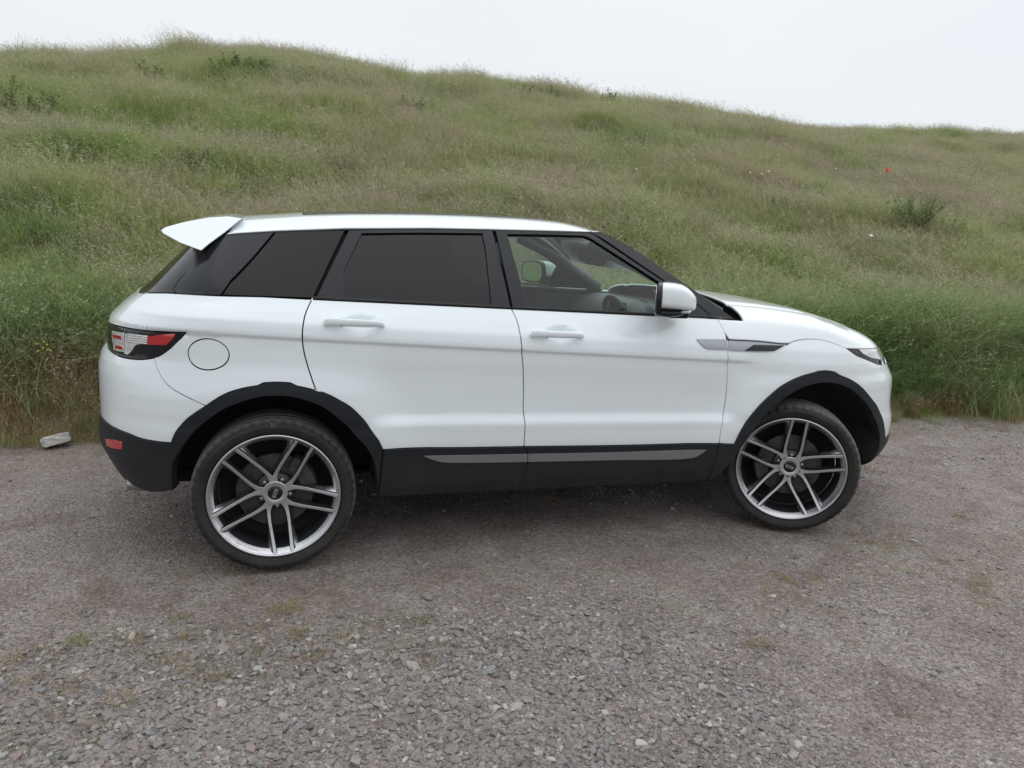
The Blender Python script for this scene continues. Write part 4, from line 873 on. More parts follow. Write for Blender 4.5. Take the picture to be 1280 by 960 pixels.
def superring(x, yc, zc, ry, rz, n=3.2, k=28, flat=0):
    out_ = []
    for a in np.linspace(0, 2*math.pi, k, endpoint=False):
        c, s = math.cos(a), math.sin(a)
        out_.append((x, yc+ry*math.copysign(abs(c)**(2/n), c), zc+rz*math.copysign(abs(s)**(2/n), s)))
    return out_
def mirror(side, door):
    ca_, sa_ = math.cos(R(-27)), math.sin(R(-27)); px_, py_ = .44, -1.0
    def yy(V): return [(px_+(a-px_)*ca_-(b-py_)*sa_, (py_+(a-px_)*sa_+(b-py_)*ca_)*side, c) for a, b, c in V]
    cx, cy = .425, -1.0
    # white shell: open cup, glass face to the rear
    st = [(.432, .108, 1.344), (.450, .109, 1.3455), (.490, .108, 1.3435), (.520, .106, 1.338), (.545, .096, 1.326), (.565, .083, 1.311), (.580, .066, 1.295), (.589, .045, 1.280), (.593, .022, 1.262)]
    rings = [superring(x, cy+(x-.43)*.10, (tp+1.2225)/2+(.004 if x > .585 else 0), ry, (tp-1.2225)/2*(.8 if x > .59 else 1), 4.2, 36) for x, ry, tp in st]
    V, F = loft(rings); m = link('wing_mirror', sharp(mesh('wing_mirror', yy(V), F), 50), MT['paint'], door)
    rings = [superring(x, cy+(x-.43)*.1, z, ry, rz) for x, z, ry, rz in ((.405, 1.264, .108, .072), (.412, 1.264, .114, .079), (.4325, 1.264, .114, .081))]
    link('mirror_bezel', sharp(mesh('mirror_bezel', yy(loft(rings)[0]), loft(rings)[1])), MT['gloss_black'], m)
    rings = [superring(x, cy, 1.264, .100, .068) for x in (.4035, .4045)]
    link('mirror_glass', sharp(mesh('mirror_glass', yy(loft(rings)[0]), loft(rings)[1])), MT['mirror_glass'], m)
    rings = [superring(x, y, z, ry, rz) for x, z, ry, rz, y in ((.433, 1.207, .105, .019, cy), (.47, 1.205, .100, .020, cy), (.51, 1.208, .086, .018, cy+.01), (.545, 1.214, .06, .012, cy+.02))]
    link('mirror_base', sharp(mesh('mirror_base', yy(loft(rings)[0]), loft(rings)[1])), MT['gloss_black'], m)
    rings = [superring(x, y, z, ry, rz, 2.4, 14) for x, z, ry, rz, y in ((.525, 1.214, .05, .006, cy-.015), (.56, 1.219, .055, .012, cy-.005), (.575, 1.224, .04, .008, cy+.01))]
    link('indicator_lens', sharp(mesh('indicator_lens', yy(loft(rings)[0]), loft(rings)[1])), MT['clear'], m)
    V, F = loft([[(x, y, z) for x, z in ((.47, 1.175), (.56, 1.178), (.57, 1.205), (.48, 1.205))] for y in (-.86, -.99)])
    bev(link('mirror_arm', mesh('mirror_arm', yy(V), F, False), MT['gloss_black'], m), .008)

def patch(rows, name, mat, parent, flip=False, norms=True):
    n = len(rows[0]); V = [tuple(p) for r in rows for p in r]
    F = [((i*n+k), (i*n+k+1), ((i+1)*n+k+1), ((i+1)*n+k)) for i in range(len(rows)-1) for k in range(n-1)]
    if flip: F = [f[::-1] for f in F]
    return link(name, mesh(name, V, F), mat, parent)
def bez(P0, P1, P2, P3_, t):
    t = np.asarray(t)[:, None]; return (1-t)**3*P0+3*t*(1-t)**2*P1+3*t*t*(1-t)*P2+t**3*P3_
def tangent_z(u, z, e=.004):
    d = P3(np.array([u]), np.array([z+e]))[0]-P3(np.array([u]), np.array([z-e]))[0]; return d/np.linalg.norm(d)

def body_centre():
    # bumpers and tailgate
    tg = panel('tailgate', poly(TS, between(Lt, TS[-1], Lt[-1]), line(tuple(Lt[-1]), (-2.42, 1.058), (-2.42, .955), (-2.43, .82), (UR, .82)), line((UR, .82), (UR, 1.195)), between(beltR, beltR[-1], TS[0])), MT['paint'], CAR, both=True)
    rw = panel('rear_window', poly(smooth_curve([(-1.80, 1.405, 1), (-1.835, 1.375, 0), (-1.875, 1.345, 0), (-1.925, 1.295, 0), (-1.935, 1.255, 0), (-1.89, 1.2325, 1)]), between(beltR, (-1.89, 1.229), beltR[-1])+[0, .003], line((UR, 1.198), (UR, 1.44), (-1.85, 1.44), (-1.80, 1.405))), MT['dark_glass'], tg, both=True, off=-.003, gap=.002)
    rb = panel('rear_bumper', poly(between(Lb, bump0, Lb[-1]), line(tuple(Lb[-1]), (-2.42, .952), (-2.435, .815), (UR, .815), (UR, .625), (-2.4, .625), tuple(C['blk'][-1])), C['blk'][::-1], between(ARo, ARo[-1], bump1), C['bump'][::-1]), MT['paint'], CAR, both=True)
    lb = panel('lower_bumper', poly(C['blk'], line(tuple(C['blk'][-1]), (-2.4, .625), (UR, .625), (UR, .36), (-2.2, .345), (-1.95, .345), tuple(ARi[-1])), line(tuple(ARi[-1]), tuple(ARo[-1]))), MT['plastic'], rb, both=True, off=.006, gap=.001, depth=.05)
    for s in (1, -1): panel('rear_reflector', poly(C['refl']), MT['red'], rb, s, off=.010, gap=0, depth=.01, dz=.007)
    for s in (1, -1):
        V, F = lathe([(.030, .0), (.036, 0.0), (.039, .004), (.039, .14), (.034, .14), (.033, .004)], 32, True)
        V = [(-1.99+y*.97, -.575*s+x*1.35, .338+z*.9-.12*y) for x, y, z in V]
        link('exhaust_tip', sharp(mesh('exhaust_tip', V, F)), MT['satin'], CAR)
    fb = panel('front_bumper', poly(line((2.46, .462), (UF, .462), (UF, .72), (2.46, .72), (2.46, .462))), MT['paint'], CAR, both=True)
    gr = panel('front_grille', poly(line((2.46, .725), (UF, .725), (UF, .985), (2.46, .985), (2.46, .725))), MT['gloss_black'], CAR, both=True, off=-.012)
    for zz in (.77, .82, .87, .92): panel('grille_bar', poly(line((2.5, zz), (UF, zz), (UF, zz+.016), (2.5, zz+.016), (2.5, zz))), MT['alu_dark'], gr, both=True, off=0, dz=.008, key='bar%g' % zz)
    panel('chin_spoiler', poly(line(wb[0], wb[1], wb[2], (UF, .462), (UF, .25), (2.3, .25), tuple(AFi[-1]), wb[0])), MT['plastic'], fb, both=True, off=.006, depth=.05)
    # bonnet: up the flank from the clamshell shut line, then over to the centre line
    Fu = C['Fl'][C['Fl'][:, 1] > 1.063]
    E = np.vstack([Fu, C['bonsh'], C['hltop'][1:], line(tuple(C['hltop'][-1]), (2.44, .985), (UF, .985))[1:]])
    keep = [0]
    for i in range(1, len(E)):
        if E[i, 0]-E[keep[-1], 0] > .012 or i == len(E)-1: keep.append(i)
    E = E[keep]
    cz = lambda x: np.interp(x, [.95, 1.1, 1.3, 1.5, 1.7, 1.85, 1.98, 2.07, 2.13, 2.2], [1.246, 1.241, 1.226, 1.202, 1.168, 1.131, 1.088, 1.047, 1.008, .985])
    shoulder = lambda u: np.interp(u, [.8, .95, 1.15, 1.35, 1.5, 1.65, 1.85, 2.0], [1.1575, 1.150, 1.136, 1.115, 1.090, 1.055, 1.012, .99])
    ts = np.linspace(0, 1, 34); rows, short = [], []; x0 = .975; x1 = P3(E[-1:, 0], E[-1:, 1])[0, 0]
    for i in range(len(E)):
        u, z = E[i]; zs_ = max(shoulder(u), z+.002)
        zz = np.linspace(z, zs_, 12); flank = P3(np.full(12, u), zz)
        short.append(flank)
        if u < .965: continue
        e = flank[-1]; f = float(np.clip((e[0]-x0)/(x1-x0), 0, 1)); xc = 1.12+(x1-1.12)*f**1.1; c = np.array([xc, 0, 0])
        c[2] = sum(cz(xc+d) for d in (-.05, -.025, 0, .025, .05))/5 if i < len(E)-1 else e[2]
        T = tangent_z(u, zs_-.004); hgt = max(c[2]-e[2], 0.0); k = abs(e[1])/.93
        p1 = e+T*(hgt*.80)/max(T[2], .4); p2 = np.array([xc-(xc-e[0])*.55, e[1]*.58, c[2]-.004*k])
        r = bez(e, p1, p2, c, ts)
        r[:, 2] -= .007*np.exp(-((ts-.46)/.030)**2)*min(1, (1-f)*6)
        rows.append(r)
    V, F = [], []
    def grid(G):
        o = len(V); n = len(G[0])
        for r in G: V.extend(tuple(p) for p in r)
        F.extend((o+i*n+k, o+i*n+k+1, o+(i+1)*n+k+1, o+(i+1)*n+k) for i in range(len(G)-1) for k in range(n-1))
    for s_ in (1, -1):
        grid([r*[1, s_, 1] for r in short]); grid([r*[1, s_, 1] for r in rows])
    bn = link('bonnet', mesh('bonnet', V, F), MT['paint'], CAR)
    bm = bmesh.new(); bm.from_mesh(bn.data); bmesh.ops.remove_doubles(bm, verts=bm.verts, dist=.0008); bmesh.ops.recalc_face_normals(bm, faces=bm.faces)
    if sum(f.normal.z*f.calc_area() for f in bm.faces) < 0: bmesh.ops.reverse_faces(bm, faces=bm.faces)
    bm.to_mesh(bn.data); bm.free()
    th = bn.modifiers.new('thickness', 'SOLIDIFY'); th.thickness = .012; th.offset = -1
    # scuttle panel and wipers
    rows = [[(x, y, z) for y in np.linspace(-.86, .86, 9)] for x, z in ((.80, 1.11), (.95, 1.135), (1.12, 1.15), (1.22, 1.10))]
    fix_up(patch(rows, 'scuttle_panel', MT['rubber'], CAR))
    for s in (-.22, .35):
        link('wiper_arm', mesh('wiper_arm', *sweep([(1.07, s, 1.185), (1.02, s-.1, 1.20), (.98, s-.36, 1.185)], [.010, .008, .005], 6)), MT['rubber'], CAR)
    # roof
    ur = np.linspace(-1.625, .24, 62); ts = np.linspace(0, 1, 22); rows = []
    rz = lambda x: np.interp(x, [-1.72, -1.60, -1.47, -1.2, -.95, -.76, -.55, -.37, -.1, .05, .2, .3, .42], [1.535, 1.552, 1.569, 1.597, 1.614, 1.622, 1.628, 1.631, 1.629, 1.624, 1.612, 1.598, 1.572])
    for u in ur:
        z0 = rail(u)+.001; e = P3(np.array([u]), np.array([z0]), .002)[0]; T = tangent_z(u, z0)
        fr = sstep(-.35, .24, u); rr = sstep(-1.2, -1.6, u); xc = u+.17*fr+.07*rr
        c = np.array([xc, 0, rz(xc)]); p1 = e+T*(.052 if u < .0 else .052-.1*(u)*.12); p1[2] = min(p1[2], c[2]-.014)
        p1[0] += .045*rr; p2 = np.array([u+(xc-u)*.75+.035*rr, e[1]*.55, c[2]+.001]); rows.append(bez(e, p1, p2, c, ts))
    full = [np.vstack([r, (r*[1, -1, 1])[::-1][1:]]) for r in rows]
    rf = patch(full, 'roof', MT['paint'], CAR); fix_up(rf)
    th = rf.modifiers.new('thickness', 'SOLIDIFY'); th.thickness = .012; th.offset = -1
    gp = [np.vstack([r, (r*[1, -1, 1])[::-1][1:]])+[0, 0, .0015] for r in [bez_r[13:] for bez_r in rows[14:54]]]
    pr = patch(gp, 'roof_glass', MT['gloss_black'], rf); fix_up(pr); th = pr.modifiers.new('thickness', 'SOLIDIFY'); th.thickness = .008; th.offset = -1
    hl = [[(p[0], p[1]*.97, p[2]-.035) for p in r] for r in full]
    fix_up(patch(hl, 'headlining', MT['headlining'], CAR))
    # windscreen between the pillars
    Au = smooth_curve([(x, z, 0) for x, z, c in OUT['Apil'][2:7]], .03)
    ws = P3(Au[:, 0], Au[:, 1], np.full(len(Au), -.003)); ts = np.linspace(0, 1, 14); rows = []
    for i, e in enumerate(ws):
        f = i/(len(ws)-1); c = np.array([e[0]+.12+.03*f, 0, e[2]-.035+.01*f]); rows.append(bez(e, e+[.075, .20, -.024], c+[0, -.30, 0], c, ts))
    full = [np.vstack([r, (r*[1, -1, 1])[::-1][1:]]) for r in rows]
    fix_up(patch(full, 'windscreen', MT['screen'], CAR))
    # spoiler
    pf = [(-1.462, 1.553), (-1.52, 1.5585), (-1.60, 1.550), (-1.70, 1.526), (-1.775, 1.501), (-1.793, 1.487), (-1.783, 1.474), (-1.71, 1.438), (-1.622, 1.409), (-1.590, 1.440), (-1.530, 1.489), (-1.474, 1.542)]
    w0 = [float(S(np.array([a]), np.array([b]))[1][0]) for a, b in ((-1.60, 1.42), (-1.60, 1.50), (-1.45, 1.50))]
    gz, gx = (w0[1]-w0[0])/.08, (w0[2]-w0[1])/.15
    yend = lambda x, z: w0[0]+.008+gz*(z-1.42)+gx*.6*(x+1.60)
    rings = [[(x, t*yend(x, z), z+.016*(1-t*t)*(1 if 0 < i < 6 else .3)) for i, (x, z) in enumerate(pf)] for t in np.concatenate([[-1], np.linspace(-.96, .96, 25), [1]])]
    sp = link('roof_spoiler', sharp(mesh('roof_spoiler', *loft(rings)), 30), MT['paint'], CAR); fix_up(sp, False); bev(sp, .004, 2)
    V, F = box(-1.70, 0, 1.436, .05, .4, .012); link('spoiler_lamp', mesh('spoiler_lamp', V, F, False), MT['gloss_black'], sp)
    # floor of the car
    V, F = box(-.05, 0, .33, 3.7, 1.0, .07); bev(link('underbody', mesh('underbody', V, F, False), MT['underlay'], CAR), .02)
    V, F = box(-.01, .0, .345, 1.62, 1.72, .05)
    link('floor_pan', mesh('floor_pan', V, F, False), MT['underlay'], CAR)
    for s in (1, -1):
        V, F = sweep([(-1.33, -.80*s, .355), (-1.33, 0, .355)], .035, 12); link('axle', mesh('axle', V, F), MT['caliper'], CAR)
        V, F = sweep([(1.385, -.80*s, .345), (1.385, 0, .345)], .030, 12); link('axle', mesh('axle', V, F), MT['caliper'], CAR)

def fix_up(o, up=True):
    bm = bmesh.new(); bm.from_mesh(o.data); bm.normal_update()
    if up:
        if sum(f.normal.z*f.calc_area() for f in bm.faces) < 0: bmesh.ops.reverse_faces(bm, faces=bm.faces)
    else: bmesh.ops.recalc_face_normals(bm, faces=bm.faces)
    bm.to_mesh(o.data); bm.free(); return o

# ---- wheels
def text_mesh(s, size, depth=0):
    cu = bpy.data.curves.new('t', 'FONT'); cu.body = s; cu.size = size; cu.extrude = depth; cu.align_x = 'CENTER'; cu.align_y = 'CENTER'; cu.resolution_u = 3
    ob = bpy.data.objects.new('t', cu); COL.objects.link(ob); dg = bpy.context.evaluated_depsgraph_get()
    me = bpy.data.meshes.new_from_object(ob.evaluated_get(dg)); bpy.data.objects.remove(ob); bpy.data.curves.remove(cu)
    v = [tuple(p.co) for p in me.vertices]; f = [tuple(p.vertices) for p in me.polygons]; bpy.data.meshes.remove(me); return v, f
def wheel_meshes():
    W = {}
    def tread(s, k, r, y):
        if r > .338 and abs(y) > .098:
            if s % 6 in (0, 1): r -= .009
        elif r > .35 and s % 8 == 0 and abs(y) > .05: r -= .004
        return r, y
    g = [(.281, -.100), (.288, -.108), (.297, -.116), (.306, -.1195), (.316, -.1225), (.319, -.1235), (.322, -.1225), (.334, -.1195), (.3385, -.1175), (.3395, -.113), (.347, -.1085), (.3515, -.099),
         (.3535, -.088), (.3545, -.078), (.3475, -.0765), (.3475, -.069), (.3548, -.0675), (.3556, -.045), (.3556, -.031), (.348, -.030), (.348, -.022), (.356, -.021)]
    g = g+[(r, -y) for r, y in g[::-1]]
    g = [(max(r, .283), y) if abs(y) > .09 else (r, y) for r, y in g]
    W['tyre'] = mesh('tyre', *lathe(g, 288, False, tread))
    lip = [(.2830, -.103), (.2850, -.1105), (.2830, -.1140), (.2785, -.1145), (.2755, -.1125), (.2735, -.1085)]
    W['rim_lip'] = mesh('rim_lip', *lathe(lip, 144))
    W['rim_inner'] = mesh('rim_inner', *lathe([(.2735, -.1085), (.2715, -.1065), (.2560, -.0840)], 144))
    W['rim'] = mesh('rim', *lathe([(.2560, -.0840), (.2530, -.080), (.2460, .02), (.262, .08), (.275, .105), (.281, .10)], 96))
    # one arm of a twin spoke: centre line in the wheel plane and its depth
    cl = [(.034, .0225), (.050, .0300), (.068, .0365), (.090, .0400), (.125, .0415), (.165, .0405), (.205, .0390), (.240, .0378), (.2705, .0370)]
    yd = [-.064, -.064, -.0645, -.067, -.073, -.0805, -.0895, -.0985, -.1085]
    wd = [.0165, .0140, .0105, .0078, .0070, .0066, .0066, .0070, .0082]
    fl = [.004, .005, .006, .006, .007, .009, .014, .022, .032]       # outward flare of the dark flank
    P = smooth_curve([(a, b, 0) for a, b in cl], .008); tt = np.linspace(0, 1, len(P)); ref = np.linspace(0, 1, len(cl))
    seg = np.linalg.norm(np.diff(P, axis=0), axis=1); tt = np.concatenate([[0], np.cumsum(seg)])/seg.sum()
    cseg = np.linalg.norm(np.diff(np.array(cl), axis=0), axis=1); ref = np.concatenate([[0], np.cumsum(cseg)])/cseg.sum()
    rings, n = [], len(P)
    for i in range(n):
        d = P[min(i+1, n-1)]-P[max(i-1, 0)]; d /= np.linalg.norm(d); m = np.array([-d[1], d[0]])
        y0 = np.interp(tt[i], ref, yd); w = np.interp(tt[i], ref, wd); f = np.interp(tt[i], ref, fl)
        dep = .034+.012*tt[i]
        rg = []
        for a, dy in ((-w-.004, dep), (-w-.001, .004), (-w, .0012), (-w+.0012, 0), (w-.0012, 0), (w, .0012), (w+.001+.25*f, .0065), (w+f, dep*.72), (w+f*.9, dep)):
            q = P[i]+m*a; rg.append((q[0], y0+dy, q[1]))
        rings.append(rg)
    for sgn in (1, -1):
        V, F = loft([[(x, y, z*sgn) for x, y, z in r] for r in rings]); k = 9
        mats = [0 if (i % k) in (2, 3, 4) else 2 if (i % k) == 6 and i//k > .52*n else 1 for i in range((n-1)*k)]+[1, 1]
        if sgn < 0: F = [q[::-1] for q in F]
        W['spoke%d' % sgn] = sharp(mesh('spoke', V, F, True, mats), 30)
    hubp = [(.0315, -.061), (.0325, -.0655), (.0345, -.0665), (.0530, -.0655), (.0550, -.0635), (.0555, -.057), (.062, -.042), (.085, -.034), (.086, -.012)]
    V, F = lathe(hubp, 80); W['hub'] = sharp(mesh('hub', V, F, True, [0 if (i % 8) < 4 else 1 for i in range(80*8)]), 40)
    W['hub_cap'] = mesh('hub_cap', *lathe([(0, -.0655), (.022, -.0655), (.0295, -.0645), (.0313, -.061), (.0313, -.052)], 48))
    V, F = box(0, -.0660, 0, .044, .002, .0165); W['cap_badge'] = mesh('cap_badge', V, F, False)
    V, F = text_mesh('BBS', .0155); W['cap_letters'] = mesh('cap_letters', [(x*1.15, -.0676, y) for x, y, z in V], F, False)
    W['wheel_nut'] = mesh('wheel_nut', *lathe([(0, -.060), (.0078, -.060), (.0100, -.057), (.0100, -.03)], 12))
    parts = []
    s = 'MADE IN GERMANY'
    for i, ch in enumerate(s):
        if ch == ' ': continue
        V, F = text_mesh(ch, .0085); a = R(-118+(i-7)*1.55); rr = .2655
        o = []
        for x, y, z in V:
            # upright towards the hub, lying on the tilted inner face of the rim
            rad = rr-y*-.55*-1; tx = x
            ca, sa = math.cos(a), math.sin(a); o.append(((rad)*ca-tx*sa, -.0985+y*.8-.0014, rad*sa+tx*ca))
        parts.append((o, F))
    W['rim_letters'] = mesh('rim_letters', *merge(parts), False)
    W['dust_shield'] = mesh('dust_shield', *lathe([(.0, .075), (.238, .070), (.2445, .055), (.2445, .03)], 48))
    W['brake_disc'] = sharp(mesh('brake_disc', *lathe([(.075, -.035), (.085, -.028), (.090, -.015), (.168, -.015), (.170, -.013), (.170, .012), (.09, .012)], 80)), 30)
    V, F = loft([[(r*math.cos(a), y, r*math.sin(a)) for r, y in ((.115, -.045), (.178, -.045), (.188, -.03), (.188, .03), (.115, .03))] for a in np.linspace(R(-26), R(26), 10)])
    W['brake_caliper'] = sharp(mesh('brake_caliper', V, F))
    V, F = text_mesh('21', .022); W['chalk_mark'] = mesh('chalk_mark', [(x, -.1235+.0, y+.3315) for x, y, z in V], F, False)
    return W
def wheel(W, loc, side, steer, spin, chalk=False):
    w = empty('wheel', loc, CAR)
    if side == -1: w.rotation_euler = (0, 0, math.pi+steer)
    else: w.rotation_euler = (0, 0, steer)
    spinm = Matrix.Rotation(-spin, 4, 'Y')
    def add(nm, me, mats, rot=None):
        if not me.materials:
            for mm in (mats if isinstance(mats, list) else [mats]): me.materials.append(mm)
        o = link(nm, me, None, w)
        if rot is not None: o.matrix_local = rot
        return o
    add('tyre', W['tyre'], MT['tyre'], spinm)
    add('rim_lip', W['rim_lip'], MT['alu'], spinm); add('rim_band', W['rim_inner'], MT['alu_lip'], spinm); add('rim', W['rim'], MT['alu_dark'], spinm)
    for k in range(5):
        m = Matrix.Rotation(-(spin+k*2*math.pi/5), 4, 'Y')
        add('spoke', W['spoke1'], [MT['alu'], MT['alu_dark'], MT['alu_lip']], m); add('spoke', W['spoke-1'], [MT['alu'], MT['alu_dark'], MT['alu_lip']], m)
        add('wheel_nut', W['wheel_nut'], MT['satin'], m @ Matrix.Translation((.0640, .006, 0)))
    add('hub', W['hub'], [MT['alu'], MT['alu_dark']], spinm)
    add('hub_cap', W['hub_cap'], MT['gloss_black'], spinm)
    bm_ = Matrix.Rotation(R(-70) if chalk else R(16), 4, 'Y') if side == 1 else spinm
    add('cap_badge', W['cap_badge'], MT['satin'], bm_); add('cap_letters', W['cap_letters'], MT['text'], bm_)
    add('rim_letters', W['rim_letters'], MT['text'], Matrix.Identity(4))
    add('dust_shield', W['dust_shield'], MT['liner'])
    add('brake_disc', W['brake_disc'], MT['steel']); add('brake_caliper', W['brake_caliper'], MT['caliper'], Matrix.Rotation(R(-35) if chalk else R(165), 4, 'Y'))
    if chalk: add('chalk_mark', W['chalk_mark'], MT['chalk'])
    return w

# ---- cabin
def cabin():
    def seat(cy, cx, name='seat', w=.50):
        s = empty(name, (cx, cy, .50), CAR)
        ang = R(20)
        def cushion(nm, L, H, D, base, tilt, mat, n=3.0):
            rings = []
            for t in np.linspace(-1, 1, 11):
                k = (1-abs(t)**4)**.5*.93+.07; rings.append([(D*k*math.copysign(abs(math.cos(a))**.6, math.cos(a)), H*math.copysign(abs(math.sin(a))**.6, math.sin(a))*(.9+.1*k), t*L) for a in np.linspace(0, 2*math.pi, 18, endpoint=False)])
            V, F = loft(rings); M = Matrix.Translation(base) @ Matrix.Rotation(tilt, 4, 'Y')
            return link(nm, mesh(nm, [tuple(M @ Vector(v)) for v in V], F), mat, s)
        cushion('seat_base', .26, w/2, .085, (.12, 0, .02), R(84), MT['leather'])
        cushion('backrest', .32, w/2*.95, .075, (-.26, 0, .33), -ang, MT['leather'])
        cushion('headrest', .095, .13, .06, (-.395, 0, .745), -R(12), MT['leather'])
        for d in (-.05, .05):
            link('headrest_post', mesh('headrest_post', *sweep([(-.375, d, .60), (-.39, d, .72)], .006, 8)), MT['chrome'], s)
        return s
    seat(-.40, -.02); seat(.40, -.02)
    s = empty('rear_seat', (-.92, 0, .53), CAR)
    for nm, c, d, tl in (('seat_base', (.12, 0, .02), (.55, .94, .17), 5), ('backrest', (-.24, 0, .36), (.16, .94, .62), -20)):
        V, F = box(0, 0, 0, *d); M = Matrix.Translation(c) @ Matrix.Rotation(R(tl), 4, 'Y')
        bev(link(nm, mesh(nm, [tuple(M @ Vector(v)) for v in V], F, False), MT['leather'], s), .05, 4)
    for y in (-.42, 0, .42):
        V, F = box(-.37, y, .66, .10, .26, .15); bev(link('headrest', mesh('headrest', V, F, False), MT['leather'], s), .04, 4)
    # dashboard
    pr = [(.70, .62), (.60, .70), (.57, .86), (.60, 1.00), (.66, 1.075), (.74, 1.115), (.82, 1.14), (.98, 1.13), (1.02, .9), (.95, .62)]
    rings = []
    for y in np.linspace(-.80, .80, 21):
        hood = .035*math.exp(-((y+.40)/.20)**2); rings.append([(x-.03*math.exp(-((y+.4)/.22)**2)*(1 if .6 < z < 1.1 and x < .7 else 0), y, z+(hood if z > 1.05 and x < .80 else 0)) for x, z in pr])
    d = link('dashboard', sharp(mesh('dashboard', *loft(rings)), 50), MT['dash'], CAR); fix_up(d, False)
    V, F = box(.655, 0, 1.12, .03, .22, .08); bev(link('dash_screen', mesh('dash_screen', V, F, False), MT['gloss_black'], d), .01)
    for y in (-.66, -.12, .12, .66):
        V, F = box(.605, y, 1.01, .02, .10, .06); bev(link('air_vent', mesh('air_vent', V, F, False), MT['chrome'], d), .008)
    # steering wheel (right-hand drive: near side)
    sw = empty('steering_wheel', (.515, -.40, 1.045), CAR); sw.rotation_euler = (0, R(-26), 0)
    link('wheel_rim', mesh('wheel_rim', *sweep([(0, .185*math.cos(a), .185*math.sin(a)) for a in np.linspace(0, 2*math.pi, 48, endpoint=False)], .0155, 12, True)), MT['rubber'], sw)
    V, F = merge([box(.01, 0, 0, .05, .15, .12), box(.015, .11, 0, .02, .16, .035), box(.015, -.11, 0, .02, .16, .035), box(.015, 0, -.10, .02, .05, .14)])
    bev(link('wheel_centre', mesh('wheel_centre', V, F, False), MT['dash'], sw), .008)
    link('steering_column', mesh('steering_column', *sweep([(.0, 0, 0), (.20, 0, 0)], .04, 12)), MT['dash'], sw)
    # rear-view mirror, console, door cards
    V, F = box(.43, -.02, 1.425, .05, .22, .065); m = bev(link('rear_view_mirror', mesh('rear_view_mirror', V, F, False), MT['gloss_black'], CAR), .018, 3)
    link('mirror_stalk', mesh('mirror_stalk', *sweep([(.45, -.02, 1.44), (.50, -.02, 1.50)], .015, 8)), MT['gloss_black'], m)
    V, F = box(.2, 0, .66, .85, .22, .36); bev(link('centre_console', mesh('centre_console', V, F, False), MT['dash'], CAR), .03, 3)
    for s in (1, -1):
        rows = []
        for z in np.linspace(.50, 1.17, 8):
            u = np.linspace(-.82, .83, 20); q = P3(u, np.minimum(z, belt(u)-.012)+0*u, np.full(20, -.055)); rows.append([tuple(a*[1, s, 1]) for a in q])
        link('door_card', mesh('door_card', [p for r in rows for p in r], [(i*20+k, i*20+k+1, i*20+20+k+1, i*20+20+k) for i in range(7) for k in range(19)]), MT['dash'], CAR)
        # inner lining of the pillars
        for nm, pts in (('pillar_lining', [(.20, 1.53), (.42, 1.44), (.64, 1.33), (.86, 1.20)]), ('pillar_lining', [(-.30, 1.50), (-.27, 1.40), (-.24, 1.28), (-.22, 1.18)])):
            pt = [tuple(P3(np.array([a]), np.array([b]), -.045)[0]*[1, s, 1]) for a, b in pts]
            link(nm, mesh(nm, *sweep(pt, .034, 10)), MT['headlining' if nm == 'x' else 'dash'], CAR)
    V, F = box(-1.35, 0, 1.0, .9, 1.2, .03); link('parcel_shelf', mesh('parcel_shelf', V, F, False), MT['dash'], CAR)
    V, F = box(.05, 0, .40, 1.6, 1.5, .04); link('cabin_floor', mesh('cabin_floor', V, F, False), MT['dash'], CAR)

body_side(1); body_side(-1); body_centre(); cabin()
WM = wheel_meshes()
wheel(WM, (-1.336, -.815, .3556), 1, 0, R(-83), True)
wheel(WM, (1.372, -.842, .3556), 1, R(-30), R(86))
wheel(WM, (-1.336, .815, .3556), -1, 0, R(20))
wheel(WM, (1.40, .815, .3556), -1, R(-30), R(50))
# ------------------------------------------------------------------ single plants and things one can point to
def place(name, x, y, label, cat, group=None):
    e = empty(name, (x, y, float(hill_h(np.array(x), np.array(y)))-.02)); tag(e, label, cat, group); return e
def leafy(x, y, H, rad, n, leaf_l, leaf_w, label, cat='weed', name='leafy_weed', seed=0, mats=None, up=.5, bare=.15):
    e = place(name, x, y, label, cat); T = Tuft(seed+900); L = Tuft(seed+901); r = T.r
    for i in range(n):
        b = disc(r, rad*.55); a = math.atan2(b[1], b[0])+r.uniform(-.6, .6); h = H*r.uniform(.6, 1.05); lean = r.uniform(.02, .35)+.4*math.hypot(b[0], b[1])/rad
        T.blade(b, h, a, lean, .009, 0, 5, 1.5, .4)
        m = int(h/leaf_l*13)
        for k in range(m):
            t = r.uniform(bare, 1.02); o = lean*h*t**1.5; p = (b[0]+math.cos(a)*o, b[1]+math.sin(a)*o, h*t*(1-.35*lean*t*t))
            L.leaf(p, r.uniform(0, 6.28), leaf_l*.8*r.uniform(.55, 1.1)*(1.15-.5*t), leaf_w*.6*r.uniform(.7, 1.1), r.uniform(-.1, up), 0)
    m = mats or G_DARK
    link('stems', T.done('stems', [m]), None, e); tag(link('leaves', L.done('leaves', [m]), None, e), kind='stuff'); return e
def spiky(x, y, H, rad, n, label, mat, seed, cat='grass clump', name='grass_clump'):
    e = place(name, x, y, label, cat); T = Tuft(seed+950); r = T.r
    for i in range(n): T.blade(disc(r, rad), H*r.uniform(.55, 1.05), r.uniform(0, 6.28), r.uniform(.05, .55), r.uniform(.006, .012), 0, 5, 1.9)
    tag(link('blades', T.done('blades', [mat]), None, e), kind='stuff'); return e
leafy(8.05, 5.50, .72, .32, 64, .13, .016, 'dark green bushy weed on the slope below and right of the red poppy', seed=1, up=1.3)
leafy(8.55, 5.35, .34, .28, 22, .10, .015, 'low dark weed just right of the tall dark bushy weed', seed=2, up=1.0)
leafy(-5.1, 9.3, .50, .55, 34, .09, .03, 'dark green bush high on the left edge of the grassy slope', 'bush', 'bush', 3)
